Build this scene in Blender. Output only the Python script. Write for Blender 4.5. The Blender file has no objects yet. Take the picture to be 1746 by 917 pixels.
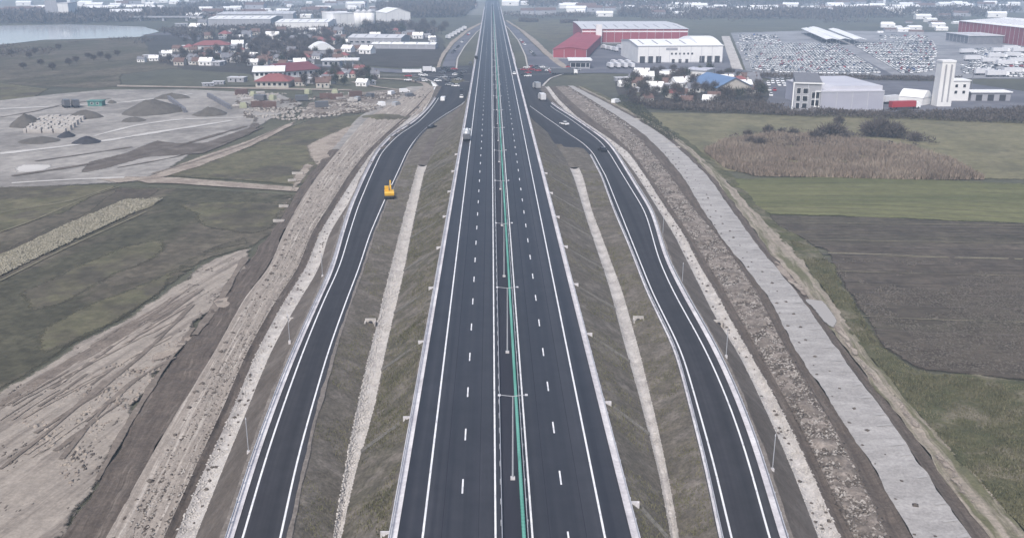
import bpy, math, random
import numpy as np
from mathutils import Vector, Matrix, Euler, geometry

# ------------------------------------------------------------------ camera, sky, sun, exposure
sc = bpy.context.scene
C = sc.collection
H = 53.3                      # camera height above the motorway surface (z = 0)
TH = math.radians(17.53)
YAW = math.radians(1.22)
FPX = 1610.0
cam_d = bpy.data.cameras.new('camera'); cam = bpy.data.objects.new('camera', cam_d); C.objects.link(cam)
cam.location = (0, 0, H); cam.rotation_euler = (math.pi/2 - TH, 0, -YAW)
cam_d.sensor_width = 36; cam_d.lens = 36*FPX/1746; cam_d.clip_start = 0.5; cam_d.clip_end = 20000
sc.camera = cam
SUN_EL, SUN_AZ = math.radians(52), math.radians(200)
w = bpy.data.worlds.new('World'); sc.world = w; w.use_nodes = True
nt = w.node_tree; bg = nt.nodes['Background']
sky = nt.nodes.new('ShaderNodeTexSky'); sky.sky_type = 'NISHITA'; sky.sun_disc = False
sky.sun_elevation = SUN_EL; sky.sun_rotation = SUN_AZ; sky.dust_density = 3.0; sky.air_density = 1.0; sky.ozone_density = 1.2
nt.links.new(sky.outputs[0], bg.inputs[0]); bg.inputs[1].default_value = 0.06
sd = bpy.data.lights.new('sun', 'SUN'); sd.energy = 1.5; sd.angle = math.radians(11); sd.color = (1, 0.96, 0.91)
so = bpy.data.objects.new('sun', sd); C.objects.link(so)
# sun_rotation is clockwise from +Y seen from above
sdir = Vector((math.sin(SUN_AZ)*math.cos(SUN_EL), math.cos(SUN_AZ)*math.cos(SUN_EL), math.sin(SUN_EL)))
so.rotation_euler = sdir.to_track_quat('Z', 'Y').to_euler(); so.location = (0, 0, 300)
sc.view_settings.view_transform = 'Standard'; sc.view_settings.look = 'None'
sc.view_settings.exposure = 1.2; sc.view_settings.gamma = 1.0; sc.view_settings.use_curve_mapping = False
sc.render.engine = 'CYCLES'
cy = sc.cycles
cy.use_denoising = True; cy.max_bounces = 5; cy.diffuse_bounces = 3; cy.glossy_bounces = 2; cy.transmission_bounces = 2
cy.volume_bounces = 1; cy.transparent_max_bounces = 6
try: cy.denoiser = 'OPENIMAGEDENOISE'
except Exception: pass

rng = np.random.default_rng(7); random.seed(7)
ZG = -7.0                     # the plain around the motorway embankment

# ------------------------------------------------------------------ helpers
RM = np.array(Euler(cam.rotation_euler).to_matrix())
def P(px, py, z=ZG):
    d = RM @ np.array([(px-873)/FPX, (458.5-py)/FPX, -1.0])
    t = (z-H)/d[2]
    return np.array([d[0]*t, d[1]*t, z])
def PZ(px, py, zf):
    z = -3.0
    for _ in range(25):
        p = P(px, py, z); z = zf(p[1]) if callable(zf) else zf
    return P(px, py, z)
def hash2(ix, iy, seed):
    n = (ix.astype(np.int64)*374761393 + iy.astype(np.int64)*668265263 + seed*974711) & 0x7fffffff
    n = ((n ^ (n >> 13))*1274126177) & 0x7fffffff
    return ((n ^ (n >> 16)) & 0xffff)/65535.0
def vnoise(x, y, seed=0):
    x = np.asarray(x, float); y = np.asarray(y, float)
    ix, iy = np.floor(x), np.floor(y); fx, fy = x-ix, y-iy
    fx = fx*fx*(3-2*fx); fy = fy*fy*(3-2*fy)
    a = hash2(ix, iy, seed); b = hash2(ix+1, iy, seed); c = hash2(ix, iy+1, seed); d = hash2(ix+1, iy+1, seed)
    return (a*(1-fx)+b*fx)*(1-fy)+(c*(1-fx)+d*fx)*fy
def fbm(x, y, s, oc=4, seed=0):
    v = 0; a = .5; t = 0
    for o in range(oc):
        v = v+a*vnoise(np.asarray(x)/s*2**o, np.asarray(y)/s*2**o, seed+o); t += a; a *= .5
    return v/t

def link(o, parent=None):
    C.objects.link(o)
    if parent is not None: o.parent = parent
    return o
def mesh_obj(name, verts, faces, mats, parent=None, smooth=False, midx=None):
    me = bpy.data.meshes.new(name)
    me.from_pydata([tuple(map(float, v)) for v in verts] if not isinstance(verts, np.ndarray) else verts.tolist(), [], faces if isinstance(faces, list) else faces.tolist())
    if not isinstance(mats, (list, tuple)): mats = [mats]
    for m in mats: me.materials.append(m)
    if midx is not None: me.polygons.foreach_set('material_index', np.asarray(midx, dtype=np.int32))
    if smooth: me.polygons.foreach_set('use_smooth', np.ones(len(me.polygons), dtype=bool))
    me.update()
    return link(bpy.data.objects.new(name, me), parent)
def quick_tris(name, V, F, mats, parent=None, midx=None, smooth=False):
    """V (n,3), F (m,3) arrays -> mesh object, fast"""
    me = bpy.data.meshes.new(name)
    me.vertices.add(len(V)); me.vertices.foreach_set('co', np.asarray(V, np.float32).ravel())
    m = len(F); me.loops.add(m*3); me.loops.foreach_set('vertex_index', np.asarray(F, np.int32).ravel())
    me.polygons.add(m); me.polygons.foreach_set('loop_start', np.arange(0, m*3, 3, dtype=np.int32))
    me.polygons.foreach_set('loop_total', np.full(m, 3, np.int32))
    if not isinstance(mats, (list, tuple)): mats = [mats]
    for x in mats: me.materials.append(x)
    if midx is not None: me.polygons.foreach_set('material_index', np.asarray(midx, np.int32))
    if smooth: me.polygons.foreach_set('use_smooth', np.ones(m, dtype=bool))
    me.update(calc_edges=True); me.validate()
    return link(bpy.data.objects.new(name, me), parent)
def tag(o, label, cat, group=None):
    o['label'] = label; o['category'] = cat
    if group: o['group'] = group
    return o
def struct(o): o['kind'] = 'structure'; return o
def stuff(o): o['kind'] = 'stuff'; return o
def empty(name, loc, rz=0, parent=None):
    o = bpy.data.objects.new(name, None); o.location = tuple(map(float, loc)); o.rotation_euler = (0, 0, rz); o.empty_display_size = .5
    return link(o, parent)
def copy_tree(o, parent=None):
    c = o.copy(); C.objects.link(c); c.parent = parent
    for ch in list(o.children): copy_tree(ch, c)
    return c

class MB:                                                   # collects boxes / prisms / tubes into one mesh
    def __init__(s): s.v = []; s.f = []; s.m = []
    def add(s, vs, fs, mi=0):
        b = len(s.v); s.v += [tuple(v) for v in vs]; s.f += [tuple(i+b for i in f) for f in fs]; s.m += [mi]*len(fs); return s
    def box(s, x0, x1, y0, y1, z0, z1, mi=0):
        vs = [(x0,y0,z0),(x1,y0,z0),(x1,y1,z0),(x0,y1,z0),(x0,y0,z1),(x1,y0,z1),(x1,y1,z1),(x0,y1,z1)]
        return s.add(vs, [(0,3,2,1),(4,5,6,7),(0,1,5,4),(1,2,6,5),(2,3,7,6),(3,0,4,7)], mi)
    def frus(s, x0, x1, y0, y1, z0, X0, X1, Y0, Y1, z1, mi=0):
        vs = [(x0,y0,z0),(x1,y0,z0),(x1,y1,z0),(x0,y1,z0),(X0,Y0,z1),(X1,Y0,z1),(X1,Y1,z1),(X0,Y1,z1)]
        return s.add(vs, [(0,3,2,1),(4,5,6,7),(0,1,5,4),(1,2,6,5),(2,3,7,6),(3,0,4,7)], mi)
    def prism(s, poly, y0, y1, mi=0):                       # poly in (x,z), extruded along y
        n = len(poly); vs = [(x, y0, z) for x, z in poly]+[(x, y1, z) for x, z in poly]
        fs = [tuple(range(n)), tuple(range(2*n-1, n-1, -1))]+[(i, i+n, (i+1) % n+n, (i+1) % n) for i in range(n)]
        return s.add(vs, fs, mi)
    def prismx(s, poly, x0, x1, mi=0):                      # poly in (y,z), extruded along x
        n = len(poly); vs = [(x0, y, z) for y, z in poly]+[(x1, y, z) for y, z in poly]
        fs = [tuple(range(n-1, -1, -1)), tuple(range(n, 2*n))]+[(i, (i+1) % n, (i+1) % n+n, i+n) for i in range(n)]
        return s.add(vs, fs, mi)
    def tube(s, a, b, ra, rb=None, n=8, mi=0):
        rb = ra if rb is None else rb
        a, b = Vector(a), Vector(b); q = (b-a).to_track_quat('Z', 'Y'); vs = []
        for c, r in ((a, ra), (b, rb)):
            for i in range(n):
                t = 2*math.pi*i/n; vs.append(c+q @ Vector((r*math.cos(t), r*math.sin(t), 0)))
        fs = [(i, (i+1) % n, (i+1) % n+n, i+n) for i in range(n)]+[tuple(range(n-1, -1, -1)), tuple(range(n, 2*n))]
        return s.add(vs, fs, mi)
    def build(s, name, mats, parent=None, smooth=False):
        return mesh_obj(name, s.v, s.f, mats, parent, smooth, s.m)

# ------------------------------------------------------------------ materials
def mat(name, c1, c2=None, scale=.3, rough=.9, bump=0, bscale=None, stretch=(1, 1, 1), c3=None, s3=.03, detail=6, metal=0, spec=.3, lo=.35, hi=.65, lo3=.45, hi3=.62, rot=0, uv=False, grain=0, gs=2.2):
    m = bpy.data.materials.new(name); m.use_nodes = True; n = m.node_tree.nodes; l = m.node_tree.links
    b = n['Principled BSDF']; b.inputs['Roughness'].default_value = rough; b.inputs['Metallic'].default_value = metal
    b.inputs['Specular IOR Level'].default_value = spec
    b.inputs['Base Color'].default_value = (*c1, 1)
    if c2 is None: return m
    tc = n.new('ShaderNodeTexCoord'); mp = n.new('ShaderNodeMapping'); mp.inputs['Scale'].default_value = stretch
    mr = n.new('ShaderNodeMapping'); mr.inputs['Rotation'].default_value = (0, 0, rot); src = tc.outputs['UV' if uv else 'Object']
    l.new(src, mr.inputs[0]); l.new(mr.outputs[0], mp.inputs[0])
    def nz(s, d=detail):
        t = n.new('ShaderNodeTexNoise'); t.inputs['Scale'].default_value = s; t.inputs['Detail'].default_value = d; t.inputs['Roughness'].default_value = .62
        l.new(mp.outputs[0], t.inputs['Vector']); return t
    def ramp(src, a, z):
        r = n.new('ShaderNodeMapRange'); r.inputs[1].default_value = a; r.inputs[2].default_value = z; l.new(src, r.inputs[0]); return r
    def mix(fac, a, bcol):
        x = n.new('ShaderNodeMix'); x.data_type = 'RGBA'; l.new(fac, x.inputs[0])
        if isinstance(a, tuple): x.inputs[6].default_value = (*a, 1)
        else: l.new(a, x.inputs[6])
        x.inputs[7].default_value = (*bcol, 1); return x
    t1 = nz(scale); r1 = ramp(t1.outputs['Fac'], lo, hi); x = mix(r1.outputs[0], c1, c2)
    out = x.outputs[2]
    if c3 is not None:
        t3 = nz(s3, 5); r3 = ramp(t3.outputs['Fac'], lo3, hi3); x3 = mix(r3.outputs[0], out, c3); out = x3.outputs[2]
    if grain:
        for sc_, gk in ((gs, grain), (gs*.23, grain*.7)):
            tg = n.new('ShaderNodeTexNoise'); tg.inputs['Scale'].default_value = sc_; tg.inputs['Detail'].default_value = 5; tg.inputs['Roughness'].default_value = .7; l.new(mr.outputs[0], tg.inputs['Vector'])
            rg = n.new('ShaderNodeMapRange'); rg.inputs[1].default_value = .3; rg.inputs[2].default_value = .7; rg.inputs[3].default_value = 1-gk; rg.inputs[4].default_value = 1+gk; l.new(tg.outputs['Fac'], rg.inputs[0])
            xg = n.new('ShaderNodeMix'); xg.data_type = 'RGBA'; xg.blend_type = 'MULTIPLY'; xg.inputs[0].default_value = 1; l.new(out, xg.inputs[6]); l.new(rg.outputs[0], xg.inputs[7]); out = xg.outputs[2]
    l.new(out, b.inputs['Base Color'])
    if bump:
        tb = nz(bscale or scale*3, 4); bp = n.new('ShaderNodeBump'); bp.inputs['Strength'].default_value = 1; bp.inputs['Distance'].default_value = bump
        l.new(tb.outputs['Fac'], bp.inputs['Height']); l.new(bp.outputs[0], b.inputs['Normal'])
    return m
M = {}
M['asphalt'] = mat('asphalt', (.020,.0195,.0245), (.050,.0485,.055), .55, .5, stretch=(1,.004,1), c3=(.024,.0235,.029), s3=.25, spec=.5, grain=.17, gs=.35)
M['ramp_asphalt'] = mat('ramp_asphalt', (.030,.029,.034), (.048,.047,.052), .7, .75, stretch=(1,.01,1), c3=(.025,.0248,.029), s3=.3, uv=True, grain=.16, gs=.35)
M['old_asphalt'] = mat('old_asphalt', (0.104,0.104,0.125), (0.162,0.162,0.180), .12, .9, c3=(0.081,0.081,0.100), s3=.03)
M['median_asphalt'] = mat('median_asphalt', (0.022,0.023,0.034), (0.032,0.032,0.044), .3, .85, stretch=(1,.1,1))
M['paint'] = mat('paint', (.82,.82,.83), (.68,.68,.70), 1.2, .7, c3=(.42,.42,.44), s3=2.2, lo3=.55, hi3=.72, stretch=(1,.4,1))
M['concrete'] = mat('concrete', (.58,.555,.575), (.46,.44,.46), .8, .9, bump=.01, c3=(.66,.64,.65), s3=.12, grain=.14)
M['pale_concrete'] = mat('pale_concrete', (0.534,0.504,0.475), (0.423,0.396,0.378), .7, .9, c3=(0.350,0.324,0.308), s3=.25, grain=0.2)
M['galv'] = mat('galvanised_steel', (.60,.60,.64), (.48,.48,.52), 1.0, .55, metal=.15)
M['green_panel'] = mat('green_panel', (.06,.23,.19), (.13,.34,.30), .9, .6, stretch=(1,.1,1))
M['lamp_grey'] = mat('lamp_grey', (.42,.43,.46), (.36,.37,.40), 2, .5)
M['slope_l'] = mat('slope_grass_soil', (.122,.106,.086), (.080,.071,.055), .3, .95, bump=.12, bscale=1.6, c3=(.16,.14,.12), s3=.3, grain=.4)
M['slope_green'] = mat('slope_green', (.112,.098,.076), (.074,.067,.048), .25, .95, bump=.12, bscale=1.6, c3=(.155,.135,.115), s3=.35, grain=.4)
M['slope_dirt'] = mat('slope_dirt', (.118,.098,.083), (.088,.074,.063), .6, .95, bump=.1, bscale=2, c3=(.145,.125,.11), s3=.15, grain=.25)
M['dark_dirt'] = mat('dark_dirt', (0.081,0.064,0.051), (0.115,0.093,0.076), .45, .95, bump=.2, bscale=1.5, c3=(0.064,0.051,0.042), s3=.15, grain=0.32)
M['pale_dirt'] = mat('pale_dirt', (0.360,0.310,0.263), (0.290,0.247,0.207), .5, .95, bump=.1, bscale=1.5, c3=(0.235,0.194,0.164), s3=.2, grain=0.22)
M['track_dirt'] = mat('wheel_track_dirt', (.335,.294,.257), (.235,.203,.176), 1.3, .95, bump=.1, bscale=1.5, c3=(.45,.405,.362), s3=1.8, stretch=(1,.025,1), lo3=.54, hi3=.64, uv=True, grain=.26)
M['verge_sand'] = mat('verge_sand', (.33,.285,.24), (.22,.19,.15), .9, .95, bump=.15, bscale=1.2, c3=(.125,.12,.07), s3=.5, stretch=(1,.06,1), uv=True, grain=.3, lo3=.48, hi3=.58)
M['meadow'] = mat('meadow_grass', (.15,.138,.078), (.178,.16,.098), .08, .95, c3=(.115,.108,.066), s3=.03, lo3=.5, hi3=.62, bump=.1, bscale=.8, grain=.24, gs=.3)
M['far_plain'] = mat('far_fields_painted_haze', (.17,.17,.16), (.23,.22,.20), .004, .95, c3=(.12,.125,.11), s3=.002, stretch=(.5,1,1), grain=.2, gs=.01)  # distant fields coloured paler, painting in extra haze that the air volume lacks
M['dark_streak'] = mat('streaked_dark_soil', (.078,.062,.051), (.125,.102,.086), 1.4, .95, bump=.2, bscale=1.5, c3=(.20,.17,.145), s3=.9, stretch=(1,.05,1), lo3=.58, hi3=.7, uv=True, grain=.32)
M['lot_ground'] = mat('lot_asphalt', (.23,.23,.245), (.29,.29,.305), .1, .9, c3=(.18,.18,.195), s3=.03, grain=.15, gs=.4)
M['shoulder'] = mat('dusty_shoulder', (.21,.185,.165), (.15,.13,.115), .9, .95, grain=.3)
M['rut'] = mat('rut_soil', (.145,.12,.10), (.20,.168,.143), .8, .95, grain=.25)
M['sand'] = mat('sand', (.33,.289,.25), (.27,.235,.202), .45, .95, bump=.12, bscale=.9, c3=(.185,.158,.136), s3=.6, stretch=(1,.06,1), rot=.25, lo3=.5, hi3=.64, grain=.2)
M['yard'] = mat('yard_gravel', (.33,.308,.287), (.26,.243,.227), .08, .95, c3=(.205,.19,.177), s3=.03, lo3=.5, hi3=.62, grain=.24, gs=.3)
M['yard_white'] = mat('yard_white', (.52,.50,.48), (.44,.42,.40), .1, .95)
M['service'] = mat('service_road_gravel', (.335,.318,.307), (.285,.27,.26), .9, .95, bump=.05, bscale=2.5, c3=(.375,.357,.345), s3=.4, stretch=(.3,1,1), uv=True, grain=.2, lo=.25, hi=.75)
M['rubble_soil'] = mat('rubble_soil', (0.198,0.167,0.145), (0.126,0.106,0.089), .5, .95, bump=.25, bscale=1.2, c3=(0.270,0.233,0.204), s3=.3, grain=0.35)
M['plough'] = mat('ploughed_soil', (.066,.053,.041), (.092,.076,.06), .9, .95, bump=.18, bscale=1.3, c3=(.074,.065,.046), s3=.03, stretch=(.05,1,1), grain=.36, gs=.5)
M['dark_field'] = mat('dark_field', (.090,.077,.056), (.112,.097,.073), .12, .95, c3=(.069,.064,.042), s3=.05, lo3=.47, hi3=.56, bump=.15, bscale=1, stretch=(1,.35,1), rot=.5, grain=.42, gs=.45)
M['green_field'] = mat('green_field', (.115,.118,.050), (.15,.148,.07), .35, .95, c3=(.092,.098,.043), s3=.05, stretch=(.06,1,1), bump=.06, bscale=1, grain=.16, gs=.5)
M['dull_green'] = mat('dull_green', (.098,.094,.056), (.125,.112,.07), .15, .95, c3=(.082,.072,.052), s3=.06, lo3=.48, hi3=.58, bump=.1, bscale=.8, grain=.34, gs=.35)
M['scrub'] = mat('scrub', (.10,.092,.05), (.062,.066,.032), .22, .95, c3=(.165,.145,.105), s3=.12, lo3=.5, hi3=.62, bump=.25, bscale=.8, grain=.38)
M['stubble'] = mat('stubble', (0.212,0.189,0.131), (0.145,0.130,0.090), .6, .95, c3=(0.178,0.160,0.112), s3=.1, bump=.15, bscale=1.5, grain=0.3)
M['plain'] = mat('plain_grass', (0.081,0.081,0.056), (0.101,0.098,0.069), .02, .95, c3=(0.066,0.066,0.053), s3=.006, grain=0.2, gs=.35)
M['far_dark'] = mat('far_dark_soil', (.042,.037,.034), (.056,.05,.045), .02, .95, c3=(.048,.046,.038), s3=.008, grain=.3, gs=.1)
M['stone'] = mat('stone', (0.540,0.506,0.473), (0.405,0.378,0.353), .9, .9, bump=.03)
M['rubble'] = mat('rubble_stone', (0.400,0.370,0.342), (0.240,0.215,0.194), .5, .9)
M['clod'] = mat('soil_clod', (.085,.070,.060), (.13,.112,.098), .7, .95)
M['grass_blade'] = mat('grass_blade', (.13,.13,.07), (.19,.175,.11), .35, .95)
M['green_blade'] = mat('green_blade', (.095,.095,.05), (.15,.138,.085), .35, .95)
M['reed'] = mat('dry_reed', (.255,.20,.155), (.18,.145,.115), .12, .95, c3=(.31,.255,.20), s3=.06)
M['twig'] = mat('bare_twig', (.068,.056,.05), (.125,.106,.095), .25, .95)
M['twig_green'] = mat('evergreen_twig', (.045,.05,.032), (.08,.08,.052), .3, .95)
M['bark'] = mat('bark', (.07,.06,.05), (.10,.085,.07), 2, .95)
M['water'] = mat('lake_water', (.60,.63,.66), None, rough=.1, spec=.6)  # pale base colour paints in the hazy sky mirrored by the lake
M['white_wall'] = mat('white_wall', (.80,.79,.78), (.70,.69,.69), .15, .8)
M['cream_wall'] = mat('cream_wall', (.52,.48,.43), (.44,.41,.37), .2, .85)
M['grey_wall'] = mat('grey_wall', (.36,.36,.39), (.31,.31,.34), .2, .8)
M['blue_grey'] = mat('blue_grey_cladding', (.42,.42,.49), (.37,.37,.44), .1, .6)
M['blue_grey_roof'] = mat('blue_grey_roof', (.55,.55,.60), (.48,.48,.54), .08, .6)
M['red_clad'] = mat('red_cladding', (.33,.062,.08), (.27,.05,.065), .08, .6)
M['pale_roof'] = mat('pale_roof', (.60,.60,.62), (.52,.52,.55), .06, .6)
M['white_roof'] = mat('white_roof', (.84,.84,.84), (.74,.74,.75), .08, .6)
M['red_roof'] = mat('red_tile_roof', (.27,.10,.10), (.21,.08,.08), .5, .8)
M['dark_red_roof'] = mat('dark_red_roof', (.19,.062,.075), (.15,.05,.06), .3, .7)
M['brown_roof'] = mat('brown_roof', (.16,.10,.085), (.12,.08,.07), .5, .85)
M['grey_roof'] = mat('grey_roof', (.20,.20,.22), (.15,.15,.17), .5, .85)
M['blue_roof'] = mat('blue_roof', (.12,.19,.33), (.14,.22,.37), .15, .6)
M['glass'] = mat('dark_glass', (.02,.022,.028), None, rough=.15, spec=.5)
M['dock'] = mat('dark_dock', (.035,.035,.042), (.05,.05,.058), .6, .7)
M['tyre'] = mat('tyre', (.02,.02,.022), None, rough=.9)
M['yellow'] = mat('machine_yellow', (.72,.42,.03), (.62,.35,.025), .8, .5)
M['c_white'] = mat('car_white', (.86,.86,.87), None, rough=.3, spec=.5)
M['c_silver'] = mat('car_silver', (.45,.46,.48), None, rough=.3, metal=.3)
M['c_black'] = mat('car_black', (.02,.02,.024), None, rough=.3, spec=.5)
M['c_grey'] = mat('car_grey', (.12,.125,.14), None, rough=.35)
M['c_red'] = mat('car_red', (.38,.04,.05), None, rough=.35)
M['c_blue'] = mat('car_blue', (.05,.10,.28), None, rough=.35)
M['tarp'] = mat('truck_tarp', (.68,.68,.70), (.60,.60,.63), .6, .6)
M['teal'] = mat('teal_sheet', (.07,.19,.17), (.10,.24,.22), .5, .7)
M['lime'] = mat('pale_lime_sacks', (.42,.43,.30), (.34,.35,.25), .8, .8)

SOFT = {}
def soft_mat(m, ns=.9):
    """the same soil or grass, thinning out raggedly where its sheet ends so that what lies under it shows between"""
    if m.name in SOFT: return SOFT[m.name]
    s = m.copy(); s.name = m.name+'_ragged'; n = s.node_tree.nodes; l = s.node_tree.links
    out = next(x for x in n if x.type == 'OUTPUT_MATERIAL'); bs = n['Principled BSDF']
    at = n.new('ShaderNodeAttribute'); at.attribute_name = 'cover'; tc = n.new('ShaderNodeTexCoord'); nz = n.new('ShaderNodeTexNoise'); nz.inputs['Scale'].default_value = ns; nz.inputs['Detail'].default_value = 6; nz.inputs['Roughness'].default_value = .7
    l.new(tc.outputs['Object'], nz.inputs['Vector'])
    ad = n.new('ShaderNodeMath'); ad.operation = 'MULTIPLY_ADD'; ad.inputs[1].default_value = 1.25; l.new(at.outputs['Fac'], ad.inputs[0]); l.new(nz.outputs['Fac'], ad.inputs[2])
    mr = n.new('ShaderNodeMapRange'); mr.inputs[1].default_value = .72; mr.inputs[2].default_value = 1.0; l.new(ad.outputs[0], mr.inputs[0])
    tr = n.new('ShaderNodeBsdfTransparent'); mx = n.new('ShaderNodeMixShader'); l.new(mr.outputs[0], mx.inputs[0]); l.new(tr.outputs[0], mx.inputs[1]); l.new(bs.outputs[0], mx.inputs[2]); l.new(mx.outputs[0], out.inputs['Surface'])
    SOFT[m.name] = s; return s
def cover(o, vals):
    at = o.data.attributes.new('cover', 'FLOAT', 'POINT'); at.data.foreach_set('value', np.asarray(vals, np.float32))

# ------------------------------------------------------------------ curves of the corridor: (image row, image column) read from the photograph, put on the ground
def zramp(Y):
    t = np.clip((np.asarray(Y, float)-70)/(330-70), 0, 1); t = t*t*(3-2*t)
    return -1.3-5.3*t
def zin(Y):  return zramp(Y)*.45-2.9+0*np.asarray(Y)            # bed of the channel between motorway and ramp
def const(z): return lambda Y: z+0*np.asarray(Y, float)
YS = np.arange(20.0, 700.0, 1.0)
class Curve:
    def __init__(s, pts, zf, sig=8.0, off=0.0):
        s.zf = zf if callable(zf) else const(zf)
        w_ = sorted([tuple(PZ(px, py, lambda Y: float(s.zf(Y)))[:2]) for py, px in pts], key=lambda t: t[1])
        X = np.array([a for a, b in w_]); Y = np.array([b for a, b in w_])
        g = np.arange(-60.0, 780.0, 1.0)
        k = min(3, len(X)-1)
        s0 = (X[k]-X[0])/(Y[k]-Y[0]); s1 = (X[-1]-X[-1-min(2, k)])/(Y[-1]-Y[-1-min(2, k)])
        x = np.interp(g, Y, X); x = np.where(g < Y[0], X[0]+s0*(g-Y[0]), x); x = np.where(g > Y[-1], X[-1]+s1*(g-Y[-1]), x)
        if sig:
            kk = np.exp(-.5*(np.arange(-int(3*sig), int(3*sig)+1)/sig)**2); kk /= kk.sum()
            xp = np.pad(x, len(kk)//2, mode='reflect', reflect_type='odd'); x = np.convolve(xp, kk, 'valid')
        s.g, s.xv = g, x+off; s.ymax = Y[-1]; s.ymin = Y[0]
    def x(s, Y): return np.interp(Y, s.g, s.xv)
    def z(s, Y): return s.zf(Y)
    def shift(s, d, zf=None):
        c = Curve.__new__(Curve); c.g = s.g; c.xv = s.xv+d; c.zf = (zf if callable(zf) else const(zf)) if zf is not None else s.zf; c.ymax = s.ymax; c.ymin = s.ymin; return c
class Line(Curve):
    def __init__(s, x, zf): s.g = np.array([-500., 6000.]); s.xv = np.array([x, x], float); s.zf = zf if callable(zf) else const(zf); s.ymax = 6000; s.ymin = -500
def mixc(a, b, Yc, wd):
    """curve a before Yc, curve b after"""
    c = Curve.__new__(Curve); c.g = a.g if len(a.g) > 2 else b.g
    t = np.clip((c.g-Yc)/wd+.5, 0, 1); t = t*t*(3-2*t)
    c.xv = a.x(c.g)*(1-t)+b.x(c.g)*t; c.zf = a.zf; c.ymax = a.ymax; c.ymin = a.ymin; return c

LPl = Curve([(917,181),(800,244),(700,302),(600,366),(500,420),(460,458),(400,482),(350,508),(300,541),(260,574),(230,600),(200,628),(180,660),(160,700)], -6.6, 7)
LPr = Curve([(917,279),(800,331),(700,379),(600,420),(500,477),(460,509),(400,529),(350,562),(300,593),(260,624),(230,655),(200,690),(180,712),(160,730)], -6.7, 8)
D2l = Curve([(917,299),(800,347),(700,397),(600,436),(500,492),(460,522),(400,543),(350,574),(300,606),(260,634),(230,664),(210,688),(190,711),(170,727),(150,736)], -6.9, 8)
D2r = Curve([(917,333),(800,379),(700,421),(600,460),(500,517),(460,545),(400,559),(350,592),(300,625),(260,651),(230,680),(210,704),(190,722),(170,734),(150,742)], -6.7, 8)
GLl = Curve([(917,396),(800,429),(700,465),(600,504),(500,549),(460,568),(400,584),(350,600),(300,622),(260,642),(230,669),(210,704),(190,726),(175,738),(160,748),(148,754)], zramp, 9)
ELl = Curve([(917,415),(800,446),(700,480),(600,516),(500,557),(460,578),(400,595),(350,611),(300,632),(260,650),(230,679),(210,712),(190,732),(175,743),(160,752),(148,757)], zramp, 9)
ELr = Curve([(917,479),(800,502),(700,530),(600,559),(500,595),(460,611),(400,630),(340,656),(300,675),(260,693),(240,706),(222,722),(205,745),(190,768),(178,788),(166,800)], zramp, 7)
D1l = Curve([(917,569),(800,587),(760,596),(700,607),(600,631),(545,645),(500,655),(450,668),(400,681),(350,694),(300,708),(262,718),(230,735),(200,768)], zin, 8)
D1r = Curve([(917,584),(800,602),(760,621),(700,638),(600,656),(545,669),(500,680),(450,691),(400,700),(350,711),(300,721),(262,735),(230,748),(200,776)], zin, 8)
R1l = Curve([(917,1142),(850,1135),(780,1118),(740,1106),(700,1096),(650,1084),(600,1068),(540,1052),(500,1043),(450,1026),(400,1009),(360,996),(300,978),(262,960),(245,945)], zin, 8)
R1r = Curve([(917,1157),(850,1150),(780,1131),(740,1127),(700,1114),(650,1103),(600,1091),(540,1073),(500,1063),(450,1043),(400,1025),(360,1009),(300,994),(262,975),(245,955)], zin, 8)
GRl = Curve([(917,1230),(800,1206),(700,1180),(600,1154),(500,1105),(420,1074),(360,1048),(300,1026),(260,1005),(243,985),(232,955),(226,925)], zramp, 6)
ERl = Curve([(917,1247),(800,1220),(700,1192),(600,1163),(500,1113),(420,1081),(360,1057),(300,1033),(260,1011),(243,993),(230,972),(215,952),(200,930)], zramp, 6)
ERr = Curve([(917,1310),(800,1282),(700,1249),(600,1206),(500,1149),(440,1122),(400,1112),(360,1100),(300,1063),(260,1039),(240,1023),(220,996),(200,968),(185,943),(172,928),(160,922)], zramp, 9)
GRr = Curve([(917,1330),(800,1299),(700,1264),(600,1220),(500,1163),(440,1133),(400,1122),(360,1110),(300,1073),(260,1049),(240,1033),(220,1005),(200,976),(185,951),(172,934),(160,926)], zramp, 9)
R2l = Curve([(917,1394),(800,1353),(700,1306),(600,1260),(540,1217),(500,1200),(450,1174),(400,1150),(360,1124),(300,1087),(260,1056),(230,1019),(200,975),(170,945),(150,931)], -6.7, 8)
R2r = Curve([(917,1432),(800,1382),(700,1335),(600,1277),(540,1242),(500,1223),(450,1190),(400,1167),(360,1138),(300,1100),(260,1072),(230,1030),(200,984),(170,953),(150,938)], -6.7, 8)
R3l = Curve([(917,1455),(800,1402),(700,1352),(600,1294),(500,1238),(400,1176),(360,1148),(300,1108),(260,1078),(230,1045),(200,1005),(170,970),(150,950)], -6.9, 8)
R3r = Curve([(917,1512),(800,1465),(700,1405),(600,1342),(500,1292),(400,1224),(360,1185),(300,1144),(260,1112),(230,1085),(200,1045),(170,1000),(150,968)], -6.7, 8)
RPl = Curve([(917,1553),(800,1495),(700,1427),(600,1357),(500,1309),(420,1241),(360,1200),(300,1164),(260,1130),(230,1100),(200,1056),(170,1008),(150,974)], -6.6, 8)
RPr = Curve([(917,1658),(800,1574),(700,1508),(600,1429),(500,1361),(420,1292),(360,1249),(300,1207),(260,1165),(230,1130),(200,1080),(170,1024),(150,984)], -6.6, 8)
RSl = Curve([(917,1690),(800,1602),(700,1526),(600,1443),(500,1374),(420,1306),(360,1262),(300,1216),(260,1174),(230,1138),(200,1087),(170,1030),(150,989)], -6.9, 8)
RSr = Curve([(917,1760),(800,1655),(700,1562),(600,1476),(500,1412),(420,1350),(360,1285),(300,1232),(260,1186),(230,1150),(200,1096),(170,1036),(150,994)], -6.85, 8)
GUl = Line(-10.5, -.03); GUr = Line(14.4, -.03)
YEND = 500.0

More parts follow.
